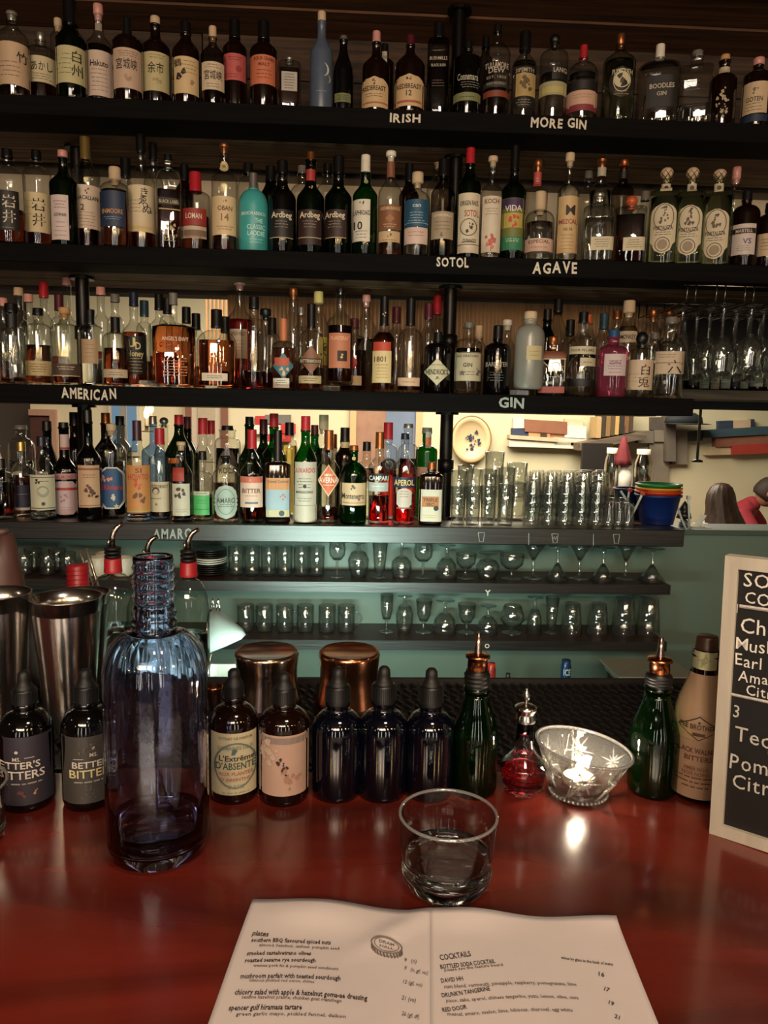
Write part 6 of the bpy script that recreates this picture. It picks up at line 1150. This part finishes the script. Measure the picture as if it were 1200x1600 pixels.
# ---------------------------------------------------------------- chalkboard
P0 = bpos(1108, 1302); P1 = bpos(1200, 1334); ud = (P1-P0); ud.z = 0; ud.normalize(); HB_ = vertz(1133, 868, P0.x, P0.y)-BZ; WB = .30
nrm = Vector((ud.y, -ud.x, 0)); d_ = ray(1133, 868); vd = (CP+d_*((P0-CP).dot(nrm)/d_.dot(nrm))-P0); HB_ = vd.length; vd.normalize(); ud = vd.cross(nrm)*1.0
if ud.x < 0: ud = -ud
t = thing('chalkboard', 'white framed chalkboard menu with handwritten soda cocktails at the right edge', 'sign', tuple(P0)); t.rotation_euler = Matrix((ud, -nrm, vd)).transposed().to_euler()
whitew = wood('white_paint_wood', '#a39b8c', '#b8b0a0', .6, 4, 2, 12); fw = .0125
def fbar(pts, nm='frame_rail'):
    v = [(x, y, z) for y in (0, .016) for x, z in pts]; mesh(nm, v, [(3, 2, 1, 0), (4, 5, 6, 7), (0, 1, 5, 4), (1, 2, 6, 5), (2, 3, 7, 6), (3, 0, 4, 7)], whitew, t, False)
fbar([(0, 0), (0, HB_), (fw, HB_-fw), (fw, fw)]); fbar([(0, HB_), (WB, HB_), (WB-fw, HB_-fw), (fw, HB_-fw)]); fbar([(WB, HB_), (WB, 0), (WB-fw, fw), (WB-fw, HB_-fw)]); fbar([(WB, 0), (0, 0), (fw, fw), (WB-fw, fw)])
sbox('slate_panel', (fw*.9, .005, fw*.9), (WB-fw*.9, .012, HB_-fw*.9), mat('#0c0b0a', .5, 0, .3, 30), None, t)
def bd(px, py):
    d = ray(px, py); k = (P0-CP).dot(nrm)/d.dot(nrm); q = CP+d*k-P0; return q.dot(ud), q.dot(vd)
q = MB(); q2 = MB(); fnb = lambda u, v: (u, .0042, v)
for s, x, y, h, bq in (('SODA', 1159, 905, 23, q), ('COCKTAILS', 1161, 933, 19, q), ('Cherry', 1154, 977, 25, q), ('Mushroom', 1147, 1005, 20, q), ('Earl Grey', 1146, 1031, 19, q), ('Amaro', 1151, 1055, 17, q), ('Citrus', 1163, 1079, 17, q), ('3', 1143, 1110, 20, q2), ('Tequila', 1145, 1146, 24, q2), ('Pomegranate', 1137, 1188, 24, q2), ('Citrus', 1141, 1219, 24, q2), ('1', 1149, 951, 14, q2)):
    u, v = bd(x, y); hh = abs(bd(x, y-h/2)[1]-bd(x, y+h/2)[1]); ww = textmesh(s, .02)[2]*hh*.98
    qq = MB(); place_text(qq, s, fnb, u+ww/2, v, hh, ww, .002, 0, .5); qq.obj('chalk_word', mat('#d6d2c8', .9, 0, .25, 250) if bq is q else mat('#b3b0a6', .9, 0, .3, 250), t)
for a, c_, r_ in (((1154, 948), (1300, 972), .0018), ((1139, 1086), (1300, 1112), .0015)):
    (u0, v0), (u1, v1) = bd(*a), bd(*c_); q2 = MB(); q2.tube([(u0, .0045, v0), (min(u1, WB-fw), .0045, v0)], r_, 5); q2.obj('chalk_rule', mat('#b3b0a6', .9, 0, .3, 250), t)
# ---------------------------------------------------------------- open menu
TL, TM, TR = bpos(395, 1415), bpos(672, 1429), bpos(962, 1447); BL, BM, BR = bpos(328, 1600), bpos(672, 1600), bpos(1025, 1600)
EX = 1.75
mn = thing('menu', 'open two page printed menu lying on the bar', 'menu', (TM.x, TM.y, BZ))
rA, rB = Vector((bpos(560, 1490).x, bpos(560, 1490).y)), Vector((bpos(650, 1440).x, bpos(650, 1440).y))
def hgt(x, y):
    g = 0; dx = x-TM.x; t_ = (TM.y-y)
    g += .0045*(1-math.exp(-(dx/.05)**2)) + .0035*math.exp(-(t_/.02)**2)*(1+math.sin(dx*48)) + .0012*math.sin(dx*40+y*25)
    p_ = Vector((x, y)); e = rB-rA; k = (p_-rA).dot(e)/e.length_squared; d = abs((p_-rA).x*e.y-(p_-rA).y*e.x)/e.length
    if -.3 < k < 1.6: g += .0035*max(0, 1-d/.012)*max(0, 1-abs(k-.6)/1.0)
    return max(.0006, g+.0008)
def page(nm, A, B_, C_, D_):
    V = []; nx, ny = 40, 30
    for j in range(ny+1):
        for i in range(nx+1):
            s, r = i/nx, j/ny*EX; P = A.lerp(B_, s)*(1-r) + C_.lerp(D_, s)*r; z = hgt(P.x, P.y); V.append((P.x-mn.location.x, P.y-mn.location.y, z))
    o = mesh(nm, V, [(j*(nx+1)+i, (j+1)*(nx+1)+i, (j+1)*(nx+1)+i+1, j*(nx+1)+i+1) for j in range(ny) for i in range(nx)], mat('#c9bfba', .8, 0, .03, 60, .1, key='paper'), mn); s_ = o.modifiers.new('s', 'SOLIDIFY'); s_.thickness = .00025; s_.offset = -1; return o
lp = page('left_page', TL, TM, BL, BM); rp_ = page('right_page', TM, TR, BM, BR)
def mline(bb, s, x0, y0, x1, y1, h, bold=.01):
    A, B_ = bpos(x0, y0), bpos(x1, y1); M_ = (A+B_)/2; d = (B_-A); L = d.length; an = math.atan2(d.y, d.x); hh = (bpos(x0, y0-h/2)-bpos(x0, y0+h/2)).length*.95
    def fnp(u, v): X_, Y_2 = M_.x+u, M_.y+v; return (X_-mn.location.x, Y_2-mn.location.y, hgt(X_, Y_2)+.0005)
    q = MB(); place_text(q, s, fnp, 0, 0, hh, L, bold, an); q.obj('printed_line', bb, lp if x0 < 672 else rp_)
INK, INK2 = mat('#3a322e', .8, 0, .05), mat('#6a5f58', .8, 0, .05); b2 = MB()
for s, x0, y0, x1, y1, h in (('plates', 395, 1470, 420, 1472, 8), ('southern BBQ flavoured spiced nuts', 393, 1481, 517, 1481, 7), ('smoked castelvetrano olives', 386, 1502, 486, 1500, 7), ('roasted sesame rye sourdough', 383, 1513, 493, 1511, 7), ('mushroom parfait with toasted sourdough', 376, 1537, 532, 1538, 8), ('chicory salad with apple & hazelnut goma-ae dressing', 367, 1561, 574, 1567, 9), ('spencer gulf hiramasa tartare', 358, 1585, 472, 1587, 9)):
    mline(INK, s, x0, y0, x1, y1, h, .022)
for s, x0, y0, x1, y1, h in (('almond, hazelnut, cashew, pumpkin seed', 405, 1489, 530, 1490, 5), ('wessex pork fat & pumpkin seed condiment', 396, 1521, 529, 1523, 5), ('hibiscus pickled red onion, chives', 390, 1544, 491, 1546, 5), ('sesame hazelnut praline, chunken goat manchego', 378, 1569, 534, 1575, 6), ('green garlic mayo, pickled fennel, daikon', 369, 1595, 540, 1600, 6), ('9   (n)', 632, 1503, 651, 1505, 6), ('9   (v, gf, vo)', 632, 1515, 669, 1523, 6), ('12 (gf, vo)', 630, 1536, 660, 1541, 6), ('21 (vo)', 628, 1561, 650, 1565, 7), ('26 (gf, df)', 628, 1586, 655, 1591, 7),
    ('please see the feature board', 694, 1519, 785, 1516, 5), ('rum blend, vermouth, pineapple, raspberry, pomegranate, lime', 694, 1544, 900, 1547, 6), ('pisco, sake, aperol, chinese tangerine, yuzu, lemon, olive, cava', 697, 1565, 903, 1569, 6), ('mezcal, amaro, melon, lime, hibiscus, charcoal, egg white', 699, 1586, 894, 1590, 6)):
    mline(INK2, s, x0, y0, x1, y1, h, .012)
for s, x0, y0, x1, y1, h in (('COCKTAILS', 687, 1500, 735, 1496, 9), ('BOTTLED SODA COCKTAIL', 688, 1514, 773, 1510, 7), ('DAVID HH', 689, 1535, 723, 1533, 7), ("DRUNK'N TANGERINE", 690, 1557, 765, 1552, 7), ('RED DOOR', 691, 1580, 729, 1576, 7), ('wines by glass in the back of menu', 876, 1504, 957, 1516, 5), ('16', 935, 1530, 944, 1532, 7), ('17', 944, 1553, 952, 1556, 7), ('19', 951, 1575, 959, 1578, 7), ('21', 960, 1597, 968, 1600, 7)):
    mline(INK, s, x0, y0, x1, y1, h, .015)
# crown cap stamp
Cc = bpos(604, 1483); ex = (bpos(628, 1486)-Cc); ey = (bpos(604, 1472)-Cc)*1.0
def fns(u, v): X_, Y_2 = Cc.x+ex.x*u+ey.x*v, Cc.y+ex.y*u+ey.y*v; return Vector((X_-mn.location.x, Y_2-mn.location.y, hgt(X_, Y_2)+.0006))
for sc_, oy, r0 in ((1.0, 0, .0005), (.80, .05, .0003), (1.0, -.45, .0004)):
    k0, k1 = (0, 28) if oy > -.4 else (14, 28); b2.tube([fns(math.cos(2*PI*k/28)*sc_, oy+math.sin(2*PI*k/28)*sc_*.95) for k in range(k0, k1+1)], r0, 4)
for k in range(15, 28): b2.tube([fns(math.cos(2*PI*k/28), math.sin(2*PI*k/28)*.95), fns(math.cos(2*PI*(k+.5)/28)*1.02, -.6+math.sin(2*PI*k/28)*.95)], .0005, 4)
place_text(b2, 'DRAM', lambda u, v: fns(u, v+.2), 0, .1, .34, 1.0, .02); place_text(b2, 'HALL', lambda u, v: fns(u, v-.2), 0, .0, .3, .9, .02)
b2.obj('cap_drawing', INK2, lp)
# ---------------------------------------------------------------- small things on the back counter
def small(nm, desc, cat, px, w, y0, col, Y=1.95, capc=None, txt=None):
    p = atY(px, y0, Y); sc = depth(p)/F; r = w*sc/2; h = p.z-.70; t = thing(nm, desc, cat, (p.x, Y, .70))
    lathe('container_wall', [(0, 0), (r*.9, 0), (r, .004), (r, h*.90), (r*.8, h*.95)], mat(col, .3), t, 20)
    lathe('top', [(r*.85, h*.93), (r*.85, h), (0, h)], mat(capc or col, .35), t, 20)
    if txt: q = MB(); place_text(q, txt, lambda u, v: (u, -math.sqrt(max(0, r*r-u*u))-.0006, v), 0, h*.82, .018, r*1.4, .03); q.obj('lettering', mat('#b9c0c4', .5), t)
small('bottle', 'bottle with red cap on the back counter behind the green pourer bottle', 'bottle', 768, 14, 1036, '#8e2420', capc='#b02a24')
small('can', 'blue can on the back counter behind the rubber mat', 'can', 885, 16, 1031, '#17365c', txt='ICE')
small('bottle', 'tiny dark bottle top on the back counter between red and blue caps', 'bottle', 774+20, 8, 1052, '#15110f', capc='#2a2622')
p = atY(1010, 1046, 1.95); t = thing('food_container', 'clear plastic container with a wrapped tray on the back counter at right', 'container', (p.x, 1.95, .70)); h = p.z-.70
q = MB(); q.lathe([(0, 0), (.085, 0), (.10, h*.9), (.105, h*.9), (.105, h), (0, h)], 28, sq=5, flat=.7); q.obj('tub', thin('plastic_tub', (.7, .74, .7), (.3, .33, .3), .15, .25, (.7, .72, .66)), t, True); sbox('lid', (-.107, -.077, h), (.107, .077, h+.006), mat('#8f8b78', .5), None, t)
